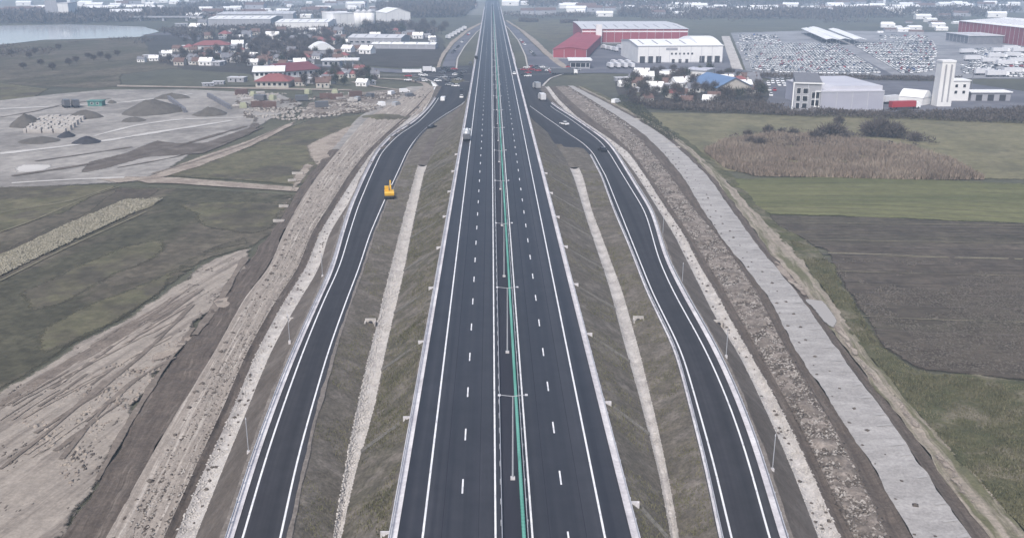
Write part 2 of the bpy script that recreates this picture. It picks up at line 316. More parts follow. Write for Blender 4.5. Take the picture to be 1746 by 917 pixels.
def stations(Y0, Y1):
    ys = [Y0]
    while ys[-1] < Y1:
        y = ys[-1]; ys.append(y+(1.0 if y < 180 else 1.8 if y < 320 else 4.0 if y < 700 else 25.0))
    ys[-1] = Y1
    return np.array(ys)
def strip(name, A, B, Y0, Y1, nx, m, amp=0, nscale=3, dz=0, prof=None, seed=1, parent=None, edge=None, soft=None):
    if soft: m = soft_mat(m)
    Y = stations(Y0, Y1); xa, xb, za, zb = A.x(Y), B.x(Y), A.z(Y), B.z(Y)
    if edge:                                                    # ragged borders
        xa = xa+(fbm(Y, Y*0+11, edge[1], 4, seed)-.5)*edge[0]; xb = xb+(fbm(Y, Y*0+53, edge[1], 4, seed+5)-.5)*edge[0]
    u = np.linspace(0, 1, nx+1)
    X = xa[:, None]*(1-u)+xb[:, None]*u; Z = za[:, None]*(1-u)+zb[:, None]*u+dz
    YY = np.repeat(Y[:, None], nx+1, 1)
    if amp:
        win = np.clip(np.minimum(u, 1-u)*5, 0, 1); Z = Z+amp*(fbm(X, YY, nscale, 4, seed)-.42)*2*win
    if prof is not None: Z = Z+prof(u)[None, :]
    V = np.stack([X, YY, Z], -1).reshape(-1, 3); n = nx+1
    i = (np.arange(len(Y)-1)[:, None]*n+np.arange(nx)[None, :]).ravel()
    F = np.concatenate([np.stack([i, i+1, i+n+1], 1), np.stack([i, i+n+1, i+n], 1)])
    o = quick_tris(name, V, F, m, parent, smooth=True)
    wm = float(np.mean(np.abs(xb-xa))); uvv = np.stack([np.repeat((u*wm)[None], len(Y), 0), YY], -1).reshape(-1, 2)
    if soft: cover(o, np.repeat(np.clip(np.minimum(u*soft[0] if soft[0] else 1, (1-u)*soft[1] if soft[1] else 1), 0, 1)[None], len(Y), 0).ravel())
    lay = o.data.uv_layers.new(name='uv'); lay.data.foreach_set('uv', uvv[F.ravel()].astype(np.float32).ravel())
    return o

# ------------------------------------------------------------------ the plain and its fields
def patch(name, pts, m, z=.0, wob=1.0, ws=12, cell=None, amp=0, nscale=4, seed=3, world=False, step=None, soft=0):
    if soft: cell = min(cell or 99, soft*.8); m = soft_mat(m)
    W = np.array([P(x, y)[:2] if not world else (x, y) for x, y in pts])
    B = []
    for k in range(len(W)):
        a, b = W[k], W[(k+1) % len(W)]; L = np.linalg.norm(b-a); n = max(1, int(L/(step or max(1.2, min(8, np.linalg.norm(a)*.012)))))
        t = np.arange(n)/n; q = a[None]*(1-t[:, None])+b[None]*t[:, None]
        B.append(q)
    B = np.concatenate(B)
    if wob:
        B = B+np.stack([(fbm(B[:, 0], B[:, 1], ws, 4, seed)-.5), (fbm(B[:, 0], B[:, 1], ws, 4, seed+9)-.5)], 1)*2*wob
    nb = len(B); I = np.zeros((0, 2))
    if cell:
        lo, hi = B.min(0), B.max(0)
        gx, gy = np.meshgrid(np.arange(lo[0], hi[0], cell), np.arange(lo[1], hi[1], cell)); I = np.stack([gx.ravel(), gy.ravel()], 1)
        I = I+(rng.random(I.shape)-.5)*cell*.5
        x, y = I[:, 0], I[:, 1]; ins = np.zeros(len(I), bool); j = nb-1
        for i in range(nb):
            yi, yj, xi, xj = B[i, 1], B[j, 1], B[i, 0], B[j, 0]
            if yi != yj:
                cnd = ((yi > y) != (yj > y)) & (x < (xj-xi)*(y-yi)/(yj-yi)+xi); ins ^= cnd
            j = i
        I = I[ins]
    A = np.concatenate([B, I])
    vs, es, fs, ov, oe, of = geometry.delaunay_2d_cdt([Vector(p) for p in A], [(i, (i+1) % nb) for i in range(nb)], [], 1, 1e-4)
    V = np.array([(v.x, v.y) for v in vs])
    zz = np.full(len(V), ZG+z)
    if amp:
        inner = np.ones(len(V)); isb = np.array([any(o < nb for o in s) for s in ov]); inner[isb] = 0
        zz = zz+amp*fbm(V[:, 0], V[:, 1], nscale, 4, seed+2)*inner
    o = mesh_obj(name, np.column_stack([V, zz]), [tuple(f) for f in fs], m)
    if soft:
        Bn = np.roll(B, -1, 0); dmin = np.full(len(V), 1e9)
        for p0, p1 in zip(B, Bn):
            e = p1-p0; t = np.clip(((V-p0) @ e)/(e @ e+1e-12), 0, 1); q_ = V-p0-t[:, None]*e; dmin = np.minimum(dmin, np.hypot(q_[:, 0], q_[:, 1]))
        cover(o, np.clip(dmin/soft, 0, 1))
    return struct(o)

g = mesh_obj('ground', [(-9000,-300,ZG-.35),(9000,-300,ZG-.35),(9000,14000,ZG-.35),(-9000,14000,ZG-.35)], [(0,1,2,3)], M['plain']); struct(g)
# --- left
patch('field_dark', [(-420,318),(60,318),(190,316),(300,318),(515,330),(470,400),(430,420),(350,442),(240,528),(140,580),(0,670),(-300,830),(-900,900)], M['dark_field'], -.20, 1.2, 6, soft=4)
patch('field_green', [(-420,310),(200,315),(110,362),(-20,402),(-420,520)], M['dull_green'], -.14, 1.6, 7, soft=3)
patch('field_ploughed', [(-300,560),(-40,446),(150,358),(205,320),(275,323),(240,345),(110,390),(-20,445),(-300,570)], M['plough'], -.12, 1.4, 6, soft=2)
patch('field_stubble', [(-340,580),(-20,440),(110,384),(215,340),(282,338),(250,356),(130,408),(0,470),(-320,620)], M['stubble'], -.06, 1.3, 5, cell=1.6, amp=.35, nscale=2, soft=1.8)
patch('field_grass', [(262,300),(330,276),(420,252),(470,225),(520,205),(690,186),(690,200),(600,240),(570,262),(545,292),(520,318),(420,308)], M['dull_green'], -.15, .9, soft=4)
patch('dirt_path', [(205,300),(300,302),(420,311),(512,319),(508,327),(420,321),(300,313),(250,312)], M['pale_dirt'], -.05, .5, soft=1.2)
patch('construction_yard', [(-340,186),(0,170),(90,160),(180,152),(330,152),(480,160),(520,176),(470,200),(430,225),(330,262),(285,292),(230,312),(60,318),(-340,330)], M['yard'], -.12, 1.5, 25, soft=5)
patch('yard_gravel_bed', [(20,285),(40,279),(90,279),(95,284),(70,294),(20,296)], M['yard_white'], -.05, .8, soft=4)
patch('yard_dirt_bank', [(150,275),(220,258),(265,238),(300,243),(345,243),(420,218),(430,205),(412,190),(438,196),(446,212),(430,228),(350,262),(250,268),(180,288),(130,298)], M['slope_dirt'], -.06, 1.0, soft=3)
patch('yard_lane', [(150,304),(250,300),(330,270),(420,240),(480,214),(520,200),(500,214),(430,250),(340,285),(280,302),(200,312)], M['pale_dirt'], -.02, .6, soft=2.5)
patch('sand_ground', [(-300,860),(-20,680),(147,573),(244,525),(354,442),(434,416),(424,455),(377,500),(298,600),(227,700),(181,800),(105,917),(70,1000),(-300,1100)], M['sand'], -.10, 2.2, 6, cell=.9, amp=.35, nscale=3, soft=2.5)
patch('grass_meadow', [(-340,140),(0,140),(90,150),(60,168),(0,176),(-340,190)], M['dull_green'], -.15, 1, soft=6)
patch('field_far', [(-340,78),(60,74),(270,58),(330,70),(340,100),(280,140),(160,150),(0,142),(-340,142)], M['dark_field'], -.2, 3, 40)
patch('field_dusk', [(600,92),(640,82),(760,74),(768,90),(752,112),(690,116),(610,112)], M['far_dark'], -.14, 2, 30, soft=8)
patch('grass_bank', [(200,126),(300,116),(430,126),(470,145),(330,149),(200,147)], M['plain'], -.12, 2, 30, soft=6)
# --- right
patch('meadow', [(1072,190),(1200,192),(1400,194),(1900,200),(2300,210),(2300,300),(1800,306),(1300,300),(1215,288),(1140,240),(1100,215)], M['meadow'], -.18, 1.5, 20, soft=5)
patch('field_crop', [(1232,302),(1500,300),(1760,312),(2300,330),(2300,400),(1746,380),(1500,371),(1300,364),(1262,340)], M['green_field'], -.12, 2.0, 9, soft=3)
patch('field_tilled', [(1302,364),(1500,370),(1746,379),(2300,398),(2500,900),(1746,648),(1560,628),(1500,590),(1450,500),(1400,425),(1330,390)], M['plough'], -.15, 1.6, 8, cell=2.2, amp=.22, nscale=2, soft=2.5)
patch('field_margin', [(1410,429),(1560,434),(1746,440),(1746,443),(1560,438),(1412,433)], M['stubble'], -.02, .2, 6, step=1.5, soft=0.6)
patch('verge', [(1290,370),(1335,388),(1402,425),(1452,502),(1502,592),(1562,630),(1746,650),(2300,800),(2300,1400),(1900,1100),(1750,917),(1640,800),(1550,700),(1470,600),(1408,500),(1340,420)], M['scrub'], -.05, 1.6, 6, cell=1.3, amp=.45, nscale=3, soft=2)
patch('sand_spill', [(1368,510),(1402,514),(1432,548),(1428,566),(1408,556),(1385,530)], M['service'], .30, .5, 3, soft=1.2)
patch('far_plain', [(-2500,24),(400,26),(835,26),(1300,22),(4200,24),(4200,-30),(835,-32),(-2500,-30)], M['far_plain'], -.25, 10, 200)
patch('grass_patch', [(60,560),(150,520),(260,470),(360,420),(420,400),(430,414),(350,440),(240,522),(140,574),(40,620)], M['dull_green'], -.13, 2.5, 8, soft=4)
patch('grass_patch', [(300,345),(420,340),(500,345),(470,395),(400,405),(330,380)], M['dull_green'], -.13, 3, 10, soft=5)
patch('grass_patch', [(20,500),(120,450),(260,400),(300,420),(180,480),(60,540)], M['dull_green'], -.14, 3, 10, soft=5)
# --- town ground
patch('industrial_yard', [(930,95),(985,80),(1230,72),(1250,105),(1262,128),(1080,126),(1000,124),(940,118)], M['old_asphalt'], -.10, 1.0, 30)
patch('parking_ground', [(1246,56),(1400,52),(1640,56),(1820,70),(1820,134),(1500,134),(1330,134),(1275,126)], M['lot_ground'], -.10, 1.0, 30)
patch('plant_yard', [(1300,140),(1400,134),(1640,140),(1830,168),(1800,186),(1560,192),(1340,190),(1300,188),(1315,160)], M['old_asphalt'], -.06, 1.0, 30)
patch('garden_ground', [(1050,130),(1140,128),(1300,140),(1318,160),(1300,186),(1180,186),(1080,184),(1050,160)], M['far_dark'], -.10, 2, 30)
patch('garden_grass', [(1072,150),(1112,148),(1118,162),(1080,166)], M['dull_green'], -.05, 1.5, 20, soft=5)
patch('town_ground', [(240,62),(560,46),(740,52),(760,74),(640,82),(600,94),(610,114),(560,140),(420,146),(300,114),(260,100)], M['far_dark'], -.16, 3, 60)
patch('far_green_field', [(870,34),(985,34),(1000,50),(940,72),(905,60),(880,44)], M['dull_green'], -.12, 4, 60)
patch('far_brown_field', [(1180,40),(1640,30),(1700,42),(1640,52),(1250,54),(1180,50)], M['plain'], -.12, 4, 60)
patch('lake', [(-500,92),(0,76),(70,68),(160,66),(235,63),(266,54),(245,46),(120,42),(0,44),(-500,46)], M['water'], -.10, 6, 120)
patch('access_road', [(1230,62),(1244,62),(1268,122),(1250,122)], M['pale_concrete'], -.03, .3)
patch('access_road', [(1400,68),(1410,68),(1528,131),(1508,131)], M['old_asphalt'], -.02, .2)

# ------------------------------------------------------------------ motorway
YB0, YB1 = 585.0, 645.0                                        # bridge over the crossing road
mw = strip('motorway', Line(-9.65, 0), Line(13.55, 0), -40, 5200, 4, M['asphalt']); struct(mw)
med = strip('median_pavement', Line(.75, .004), Line(3.35, .004), -40, 1600, 1, M['median_asphalt'], parent=mw)
for nm, x, wd in (('edge_line', -7.1, .22), ('edge_line', 10.9, .22), ('edge_line', .1, .2), ('edge_line', 3.75, .2)):
    strip(nm, Line(x-wd/2, .008), Line(x+wd/2, .008), -40, 1700, 1, M['paint'], parent=mw)
for x in (-5.25, -1.6, 5.5, 9.1): strip('paving_joint', Line(x-.03, .005), Line(x+.03, .005), -40, 700, 1, M['median_asphalt'], parent=mw)
dash_me = None
for x, ph in ((-3.42, 90.7), (7.3, 92.3)):
    for k in range(-6, 72):
        y = ph+12*k
        if dash_me is None:
            o = mesh_obj('lane_dash', [(-.09,-1.5,0),(.09,-1.5,0),(.09,1.5,0),(-.09,1.5,0)], [(0,1,2,3)], M['paint'], mw); dash_me = o.data
        else: o = link(bpy.data.objects.new('lane_dash', dash_me), mw)
        o.location = (x, y, .009)
for x0, x1 in ((-10.5, -9.6), (13.5, 14.4)):                   # precast roadside gutters
    gt = strip('gutter', Line(x0, .02), Line(x1, .02), -40, 1500, 4, M['concrete'], prof=lambda u: np.array([.10, .02, -.05, .02, .06]), parent=mw)
# embankment flanks (retaining walls close to the bridge)
SKIRT = 520
WLl = Line(-10.62, -7.3); WLr = Line(14.52, -7.3)
D1r_ = mixc(D1r, Line(-10.9, 0), 395, 110); D1r_.zf = D1r.zf
slope_z = lambda Y: np.where(np.asarray(Y) < 300, zin(Y), zin(Y))
# left corridor -----------------------------------------------------------------
def cap(c, lim, sgn):                                           # keep a curve on its own side of the wall
    d = Curve.__new__(Curve); d.g = c.g; d.zf = c.zf; d.ymax = c.ymax; d.ymin = c.ymin
    d.xv = np.minimum(c.xv, lim) if sgn < 0 else np.maximum(c.xv, lim); return d
D1l, D1r, ELr = cap(D1l, -11.3, -1), cap(D1r, -11.0, -1), cap(ELr, -11.6, -1)
R1l, R1r, ERl, GRl = cap(R1l, 14.9, 1), cap(R1r, 15.2, 1), cap(ERl, 15.6, 1), cap(GRl, 15.5, 1)
PLr = ELr.shift(1.0)                                            # right pavement edge of the left ramp
PLr = cap(PLr, -11.2, -1)
D1l.xv = np.maximum(D1l.xv, PLr.x(D1l.g)+.15); D1r.xv = np.clip(np.maximum(D1r.xv, D1l.xv+.15), None, -10.75)
D1l.xv = np.minimum(D1l.xv, D1r.xv-.05)
PRl = GRl.shift(-.35)
R1r.xv = np.minimum(R1r.xv, PRl.x(R1r.g)-.15); R1l.xv = np.clip(np.minimum(R1l.xv, R1r.xv-.15), 14.6, None)
Y0 = 25.0
S = lambda *a, **k: struct(strip(*a, **k))
S('embankment_slope', D1r, GUl, Y0, SKIRT, 12, M['slope_green'], .14, 1.6, seed=5)
ch_prof = lambda u: -.45*np.sin(np.pi*u)**.7
chan_L1 = S('drainage_channel', D1l, D1r, Y0, 297, 6, M['pale_concrete'], .08, 1.0, prof=ch_prof, seed=6)
S('embankment_slope', D1l, D1r, 297, SKIRT, 4, M['slope_dirt'], .2, 2)
S('ramp_slope', PLr, D1l, Y0, SKIRT, 8, M['slope_l'], .2, 1.6, seed=8)
PLl = GLl.shift(-.45)
rampL = S('ramp_road', PLl, PLr, Y0, SKIRT, 6, M['ramp_asphalt'])
S('ramp_slope', D2r, PLl, Y0, SKIRT, 10, M['slope_dirt'], .28, 3, seed=9)
chan_L2 = S('drainage_channel', D2l, D2r, Y0, SKIRT, 6, M['pale_concrete'], .10, 1.0, prof=ch_prof, seed=10)
S('dirt_berm', LPr, D2l, Y0, SKIRT, 5, M['dark_streak'], .35, 2, seed=11, prof=lambda u: -.35*np.sin(np.pi*u))
trackL = S('dirt_track', LPl, LPr, Y0, SKIRT, 16, M['track_dirt'], .22, 1.6, seed=12, prof=lambda u: .12*np.sin(u*38))
OL = LPl.shift(-6.5, -7.18)
tmp = Curve([(917,100),(800,181),(700,232),(600,300),(500,372),(430,432),(400,462),(350,490),(300,524),(260,560),(200,610),(160,680)], -7.1, 8)
S('dirt_bank', tmp, LPl, Y0, 330, 10, M['dark_streak'], .5, 2.5, seed=13, edge=(1.6, 6), soft=(5, 0))
S('dirt_bank', tmp, LPl, 330, SKIRT, 4, M['yard'], .2, 2.5, seed=14)
# right corridor
S('embankment_slope', GUr, R1l, Y0, SKIRT, 12, M['slope_l'], .14, 1.6, seed=15)
chan_R1 = S('drainage_channel', R1l, R1r, Y0, 292, 6, M['pale_concrete'], .06, 1.0, prof=ch_prof, seed=16)
S('embankment_slope', R1l, R1r, 292, 335, 4, M['slope_l'], .15, 1.6, seed=31)
S('gore_pavement', R1l, R1r, 335, SKIRT, 4, M['ramp_asphalt'])
S('ramp_slope', R1r, PRl, Y0, 330, 10, M['slope_l'], .25, 1.5, seed=17)
S('gore_pavement', R1r, PRl, 330, SKIRT, 4, M['ramp_asphalt'])
PRr = GRr.shift(.6)
rampR = S('ramp_road', PRl, PRr, Y0, SKIRT, 6, M['ramp_asphalt'])
S('ramp_slope', PRr, R2l, Y0, SKIRT, 8, M['slope_dirt'], .25, 3, seed=18)
chan_R2 = S('drainage_channel', R2l, R2r, Y0, SKIRT, 6, M['pale_concrete'], .10, 1.0, prof=ch_prof, seed=19)
S('dirt_berm', R2r, R3l, Y0, SKIRT, 4, M['dark_streak'], .3, 2, seed=20, prof=lambda u: -.3*np.sin(np.pi*u))
rub = S('rubble_bank', R3l, R3r, Y0, SKIRT, 12, M['rubble_soil'], .55, 1.8, seed=21)
S('dirt_berm', R3r, RPl, Y0, SKIRT, 4, M['dark_streak'], .3, 2, seed=22, prof=lambda u: -.35*np.sin(np.pi*u))
serv = S('service_road', RPl, RPr, Y0, SKIRT, 10, M['service'], .07, 2.5, seed=23, edge=(.8, 4))
S('dirt_berm', RPr, RSl, Y0, SKIRT, 4, M['dark_streak'], .2, 2, seed=24, prof=lambda u: -.3*np.sin(np.pi*u))
S('sand_verge', RSl, RSr, Y0, SKIRT, 8, M['verge_sand'], .25, 1.6, seed=25, edge=(1.5, 5))
S('sand_verge', RSr, RSr.shift(4, -7.3), Y0, SKIRT, 3, M['scrub'], .3, 2, seed=26)
# retaining walls, abutments, deck, flanks beyond the bridge
def wallbox(x0, x1, y0, y1, z0, z1, m, nm, lab, cat, grp=None):
    o = MB().box(x0, x1, y0, y1, z0, z1).build(nm, m); tag(o, lab, cat, grp); return o
wl = 'pale concrete retaining wall holding up the raised motorway'
for (a, b) in ((SKIRT, YB0), (YB1, 1500)):
    wallbox(-10.62, -10.52, a, b, -7.5, -.05, M['concrete'], 'retaining_wall', wl, 'wall', 'motorway retaining walls')
    wallbox(14.42, 14.52, a, b, -7.5, -.05, M['concrete'], 'retaining_wall', wl, 'wall', 'motorway retaining walls')
for y in (YB0-1.2, YB1):
    wallbox(-10.5, 14.4, y, y+1.2, -7.5, -1.25, M['concrete'], 'bridge_abutment', 'concrete abutment under the motorway bridge', 'abutment', 'bridge abutments')
br = tag(empty('motorway_bridge', (2, (YB0+YB1)/2, -7)), 'short concrete bridge carrying the motorway over the crossing road', 'bridge')
MB().box(-12.5, 12.4, YB0-615, YB1-615, 5.75, 6.9).build('deck', M['concrete'], br)
for yy in (-10, 10):
    for xx in (-8, 0, 8): MB().tube((xx, yy, 0), (xx, yy, 5.8), .5, .5, 10).build('pier', M['concrete'], br)
for o in (-12.6, 12.4): MB().box(o, o+.2, YB0-615, YB1-615, 5.8, 7.9).build('parapet', M['concrete'], br)

# markings on the ramps
for cur, par in ((ELl, rampL), (ELr, rampL), (ERl, rampR), (ERr, rampR)):
    strip('edge_line', cur.shift(-.11), cur.shift(.11), Y0, 470 if par is rampL else 440, 1, M['paint'], dz=.012, parent=par)
# kerb gutters along the ramps
strip('gutter', GLl.shift(-.5), GLl.shift(.25), Y0, 470, 3, M['concrete'], dz=.03, prof=lambda u: .06*np.abs(2*u-1), parent=rampL)
strip('gutter', GRr.shift(-.15), GRr.shift(.55), Y0, 450, 3, M['concrete'], dz=.03, prof=lambda u: .06*np.abs(2*u-1), parent=rampR)
strip('dusty_shoulder', PLr.shift(-.35), PLr.shift(.25), Y0, 330, 3, M['shoulder'], dz=.03, prof=lambda u: .04*np.sin(np.pi*u), parent=rampL, edge=(.5, 4), soft=(3, 3))
strip('gutter', GRl.shift(-.25), GRl.shift(.1), Y0, 318, 2, M['concrete'], dz=.03, parent=rampR)
for s_ in (0, 1):
    strip('dusty_shoulder', PRr.shift(-.15), PRr.shift(.7), Y0, 430, 3, M['shoulder'], dz=.02, prof=lambda u: .04*np.sin(np.pi*u), parent=rampR, edge=(.5, 4), soft=(3, 3)) if s_ else strip('dusty_shoulder', PLl.shift(-.8), PLl.shift(.1), Y0, 430, 3, M['shoulder'], dz=.02, prof=lambda u: .04*np.sin(np.pi*u), parent=rampL, edge=(.5, 4), soft=(3, 3))

# ------------------------------------------------------------------ crossing road, roundabouts, far ramps
cr = patch('crossing_road', [(430,108),(560,110),(640,116),(700,120),(760,120),(840,119),(900,119),(1000,119),(1100,117),(1260,118),(1330,134),(1330,138),(1250,123),(1100,123),(1000,125),(900,126),(840,126),(760,127),(700,126),(640,122),(560,115),(430,112)], M['old_asphalt'], .02, .4)
patch('roundabout_pavement', [(742,168),(748,154),(742,142),(722,132),(690,128),(700,121),(760,114),(812,112),(818,140),(806,170)], M['ramp_asphalt'], .06, .5)
patch('roundabout_pavement', [(880,160),(876,118),(960,116),(965,124),(940,132),(926,146),(924,162)], M['ramp_asphalt'], .06, .5)
patch('roundabout_island', [(768,136),(785,133),(793,138),(780,143),(768,141)], M['dull_green'], .16, .3)
patch('far_ramp_road', [(752,118),(760,97),(774,76),(800,53),(826,38),(829,40),(808,58),(790,80),(778,100),(776,118)], M['old_asphalt'], .0, .5)
patch('far_ramp_road', [(902,118),(898,96),(886,72),(870,50),(857,38),(861,36),(884,52),(905,72),(926,92),(944,106),(962,118)], M['old_asphalt'], .0, .5)
patch('far_ramp_verge', [(744,116),(752,94),(768,72),(796,50),(824,37),(826,38),(799,53),(772,76),(757,97),(749,117)], M['pale_dirt'], .05, .8)
patch('far_ramp_verge', [(962,118),(944,106),(926,90),(905,70),(884,50),(862,36),(865,35),(892,52),(914,68),(934,88),(955,104),(975,117)], M['pale_dirt'], .05, .8)
patch('street', [(200,145),(330,148),(480,150),(600,153),(600,155),(480,153),(330,150),(200,148)], M['pale_dirt'], .03, .3)
patch('street', [(240,60),(285,55),(345,62),(338,70),(290,60)], M['old_asphalt'], .03, .5)
patch('rubble_ground', [(520,176),(600,158),(680,150),(735,148),(742,160),(715,178),(690,186),(560,196),(500,205)], M['rubble_soil'], -.06, 2, 15, soft=5)
patch('gravel_apron', [(518,250),(560,228),(600,212),(660,196),(690,186),(716,176),(726,160),(738,150),(741,158),(722,190),(690,210),(640,240),(590,268),(540,292)], M['pale_dirt'], .0, 1.2, 10, soft=4)
patch('sand_strip', [(470,380),(490,352),(512,322),(540,282),(520,278),(500,300),(492,330),(470,362)], M['pale_dirt'], .0, 1.2, 8, soft=2.5)

def ribbon(name, pts, wd, m, z=.1, wob=.0, seed=4, zf=None, soft=False):
    if soft: m = soft_mat(m)
    W = np.array([P(x, y)[:2] for x, y in pts]); d = np.r_[0, np.cumsum(np.linalg.norm(np.diff(W, axis=0), axis=1))]
    s = np.arange(0, d[-1], max(1.5, d[-1]/120)); x, y = np.interp(s, d, W[:, 0]), np.interp(s, d, W[:, 1])
    k = np.ones(5)/5
    for _ in range(3):
        if len(x) > 8: x[2:-2], y[2:-2] = np.convolve(x, k, 'valid'), np.convolve(y, k, 'valid')
    tx, ty = np.gradient(x), np.gradient(y); L = np.hypot(tx, ty)+1e-9; nx, ny = -ty/L, tx/L
    h_ = wd/2*(1+wob*(fbm(x, y, 6, 3, seed)-.5)*2); n = len(x)
    ks = (-1, -.5, 0, .5, 1) if (soft or zf) else (-1, 1); V = []
    for k_ in ks:
        X_, Y_ = x-nx*h_*k_, y-ny*h_*k_; V.append(np.stack([X_, Y_, ZG+z+(zf(X_, Y_) if zf else 0*X_)], 1))
    V = np.concatenate(V); i = np.arange(n-1); F = []
    for q_ in range(len(ks)-1):
        o0 = q_*n; F += [np.stack([i+o0, i+o0+n, i+o0+n+1], 1), np.stack([i+o0, i+o0+n+1, i+o0+1], 1)]
    o = struct(quick_tris(name, V, np.concatenate(F), m))
    if soft: cover(o, np.repeat([0, .7, 1, .7, 0], n))
    return o
SANDZ = lambda x, y: -.10+.35*fbm(x, y, 3, 4, 5)
for pts, wd in (([(640,129),(690,129),(722,133),(740,141),(750,152),(748,166)], 1.2), ([(700,128),(745,131),(770,138),(800,140)], .8), ([(690,120),(740,118),(800,117)], .8), ([(820,126),(770,128),(720,127)], .6), ([(880,118),(930,116),(985,117)], .9), ([(884,128),(930,127),(950,126)], .7), ([(925,160),(926,146),(938,134),(962,126)], 1.2), ([(778,118),(780,100),(792,80),(812,56),(830,41)], 1.0), ([(900,117),(896,96),(884,70),(868,50),(857,39)], 1.0), ([(905,180),(917,192)], .5)):
    ribbon('kerb_strip', pts, wd, M['pale_concrete'], .14)
for pts, wd in (([(640,134),(690,136),(724,142),(736,156),(722,178)], 5), ([(600,140),(650,150),(690,154)], 3), ([(560,196),(600,186),(650,180),(700,178)], 3)):
    ribbon('dirt_lane', pts, wd, M['pale_dirt'], .12, .5, soft=True)
patch('traffic_island', [(735,140),(744,146),(746,152),(741,160),(739,150)], M['white_roof'], .2, .3, 5)
patch('traffic_island', [(884,236),(905,240),(912,252),(900,247)], M['pale_concrete'], .2, .3, 5)
for pts, wd, m_ in (([(20,300),(120,285),(220,268),(300,250),(420,215)], 2.5, 'slope_dirt'), ([(0,262),(90,252),(180,240),(270,225),(400,205)], 4, 'yard_white'), ([(0,186),(120,180),(200,176),(330,160)], 4, 'yard_white'), ([(0,200),(60,190),(110,178),(190,168)], 1.8, 'slope_dirt'), ([(200,286),(300,268),(400,236),(450,216)], 1.4, 'slope_dirt'), ([(160,232),(230,214),(300,204),(420,200)], 3, 'yard_white'), ([(60,275),(150,262),(230,250)], 1.6, 'slope_dirt'), ([(20,312),(120,306),(220,302)], 2.5, 'yard_white'), ([(260,296),(330,276),(420,246),(480,216)], 1.6, 'rut')):
    ribbon('wheel_track', pts, wd, M[m_], .03, .8, seed=int(wd*10), soft=True)
for pts, wd in (([(0,362),(60,352),(110,345),(195,318)], 1.2), ([(-20,402),(60,374),(150,335),(205,317)], .8), ([(0,478),(120,418),(250,360)], .7)):
    ribbon('field_path', pts, wd, M['stubble'], -.04, .7, soft=True)
for k in range(9):
    ribbon('tractor_line', [(1262+k*4+5, 306+k*6.5), (1500, 303+k*7.6), (1900, 322+k*8.5)], .5, M['dull_green'], -.08, .8, seed=30+k, soft=True)
for pts, wd in (([(420,440),(400,470),(372,520),(330,575)], 2.0), ([(330,560),(270,640),(215,730),(160,830)], 1.6), ([(300,610),(240,640),(180,690),(100,790)], 1.2), ([(60,740),(140,690),(250,600),(330,520)], 1.0), ([(0,800),(80,740),(180,650)], 1.0)):
    ribbon('wheel_track', pts, wd*.8, M['rut'], .13, .8, zf=SANDZ, soft=True)

for k in range(46):
    s0 = (random.uniform(0, 300), 0); y_lo = float(np.interp(s0[0], [0, 147, 244, 354], [690, 585, 535, 455])); y_hi = float(np.interp(s0[0], [105, 181, 227, 298], [900, 790, 690, 595])) if s0[0] > 105 else 905
    py = random.uniform(y_lo, max(y_lo+10, y_hi-30)); p0 = P(s0[0], py); L_ = random.uniform(8, 30); an = .25+random.uniform(-.12, .12)
    pts = []
    for t in np.linspace(0, 1, 6):
        q = p0[:2]+np.array([math.sin(an), math.cos(an)])*L_*t; dvec = RM.T @ np.array([q[0], q[1], ZG-H]); pts.append((873+FPX*dvec[0]/-dvec[2], 458.5-FPX*dvec[1]/-dvec[2]))
    if pts[-1][0] > float(np.interp(pts[-1][1], [500, 600, 700, 800], [360, 285, 215, 168])): continue
    ribbon('wheel_track', pts, random.uniform(.3, .8), M['rut'] if k % 3 else M['pale_dirt'], .11, .9, seed=200+k, zf=SANDZ, soft=True)
for k in range(14):
    py = 380+k*4.2+k*k*.75
    ribbon('plough_line', [(1330+k*9 if k < 8 else 1402+(k-8)*16, py), (1560, py+2+k*.3), (1800, py+5+k*.6)], .45, M['stubble'] if k % 4 == 0 else M['slope_dirt'], .06, .9, seed=300+k, soft=True)
def spill(pts, m, zf, z=.1):
    o = patch('pale_spill', pts, m, 0, .7, 3, soft=1.2); V = np.zeros(len(o.data.vertices)*3); o.data.vertices.foreach_get('co', V); V = V.reshape(-1, 3); V[:, 2] = ZG+z+zf(V[:, 0], V[:, 1]); o.data.vertices.foreach_set('co', V.ravel()); o.data.update()
for pts in ([(262,606),(290,592),(322,570),(330,578),(300,606),(255,622)], [(358,512),(398,506),(402,516),(384,530),(366,526)], [(60,770),(86,756),(94,764),(66,782)], [(50,862),(70,856),(66,870)]):
    spill(pts, M['pale_dirt'], SANDZ, .14)
for pts, z in (([(1418,560),(1432,556),(1470,610),(1500,660),(1490,660)], .34), ([(1500,660),(1540,690),(1580,745),(1570,750),(1530,700)], .34), ([(1580,760),(1620,790),(1668,870),(1655,872),(1610,810)], .34), ([(1300,430),(1330,450),(1380,505),(1370,510),(1330,470)], .34)):
    spill(pts, M['pale_dirt'], lambda x, y: 0*x, z)
for (px, py, L_) in ((476,377,2.8), (508,296,3.5), (498,308,2.5), (484,352,2.5), (1134,243,3), (1150,252,4), (1090,204,4)):
    p = P(px, py); o = MB().box(-L_/2, L_/2, -.45, .45, -.3, .35).box(-L_/2, L_/2, -.6, -.45, -.3, .6).build('concrete_slab', M['pale_concrete']); o.location = tuple(p); o.rotation_euler = (0, 0, random.uniform(-.2, .2))
    tag(o, 'pale concrete slab lying at the edge of the %s' % ('dirt track' if px < 800 else 'service road'), 'slab', 'slabs at the %s edge' % ('dirt track' if px < 800 else 'service road'))

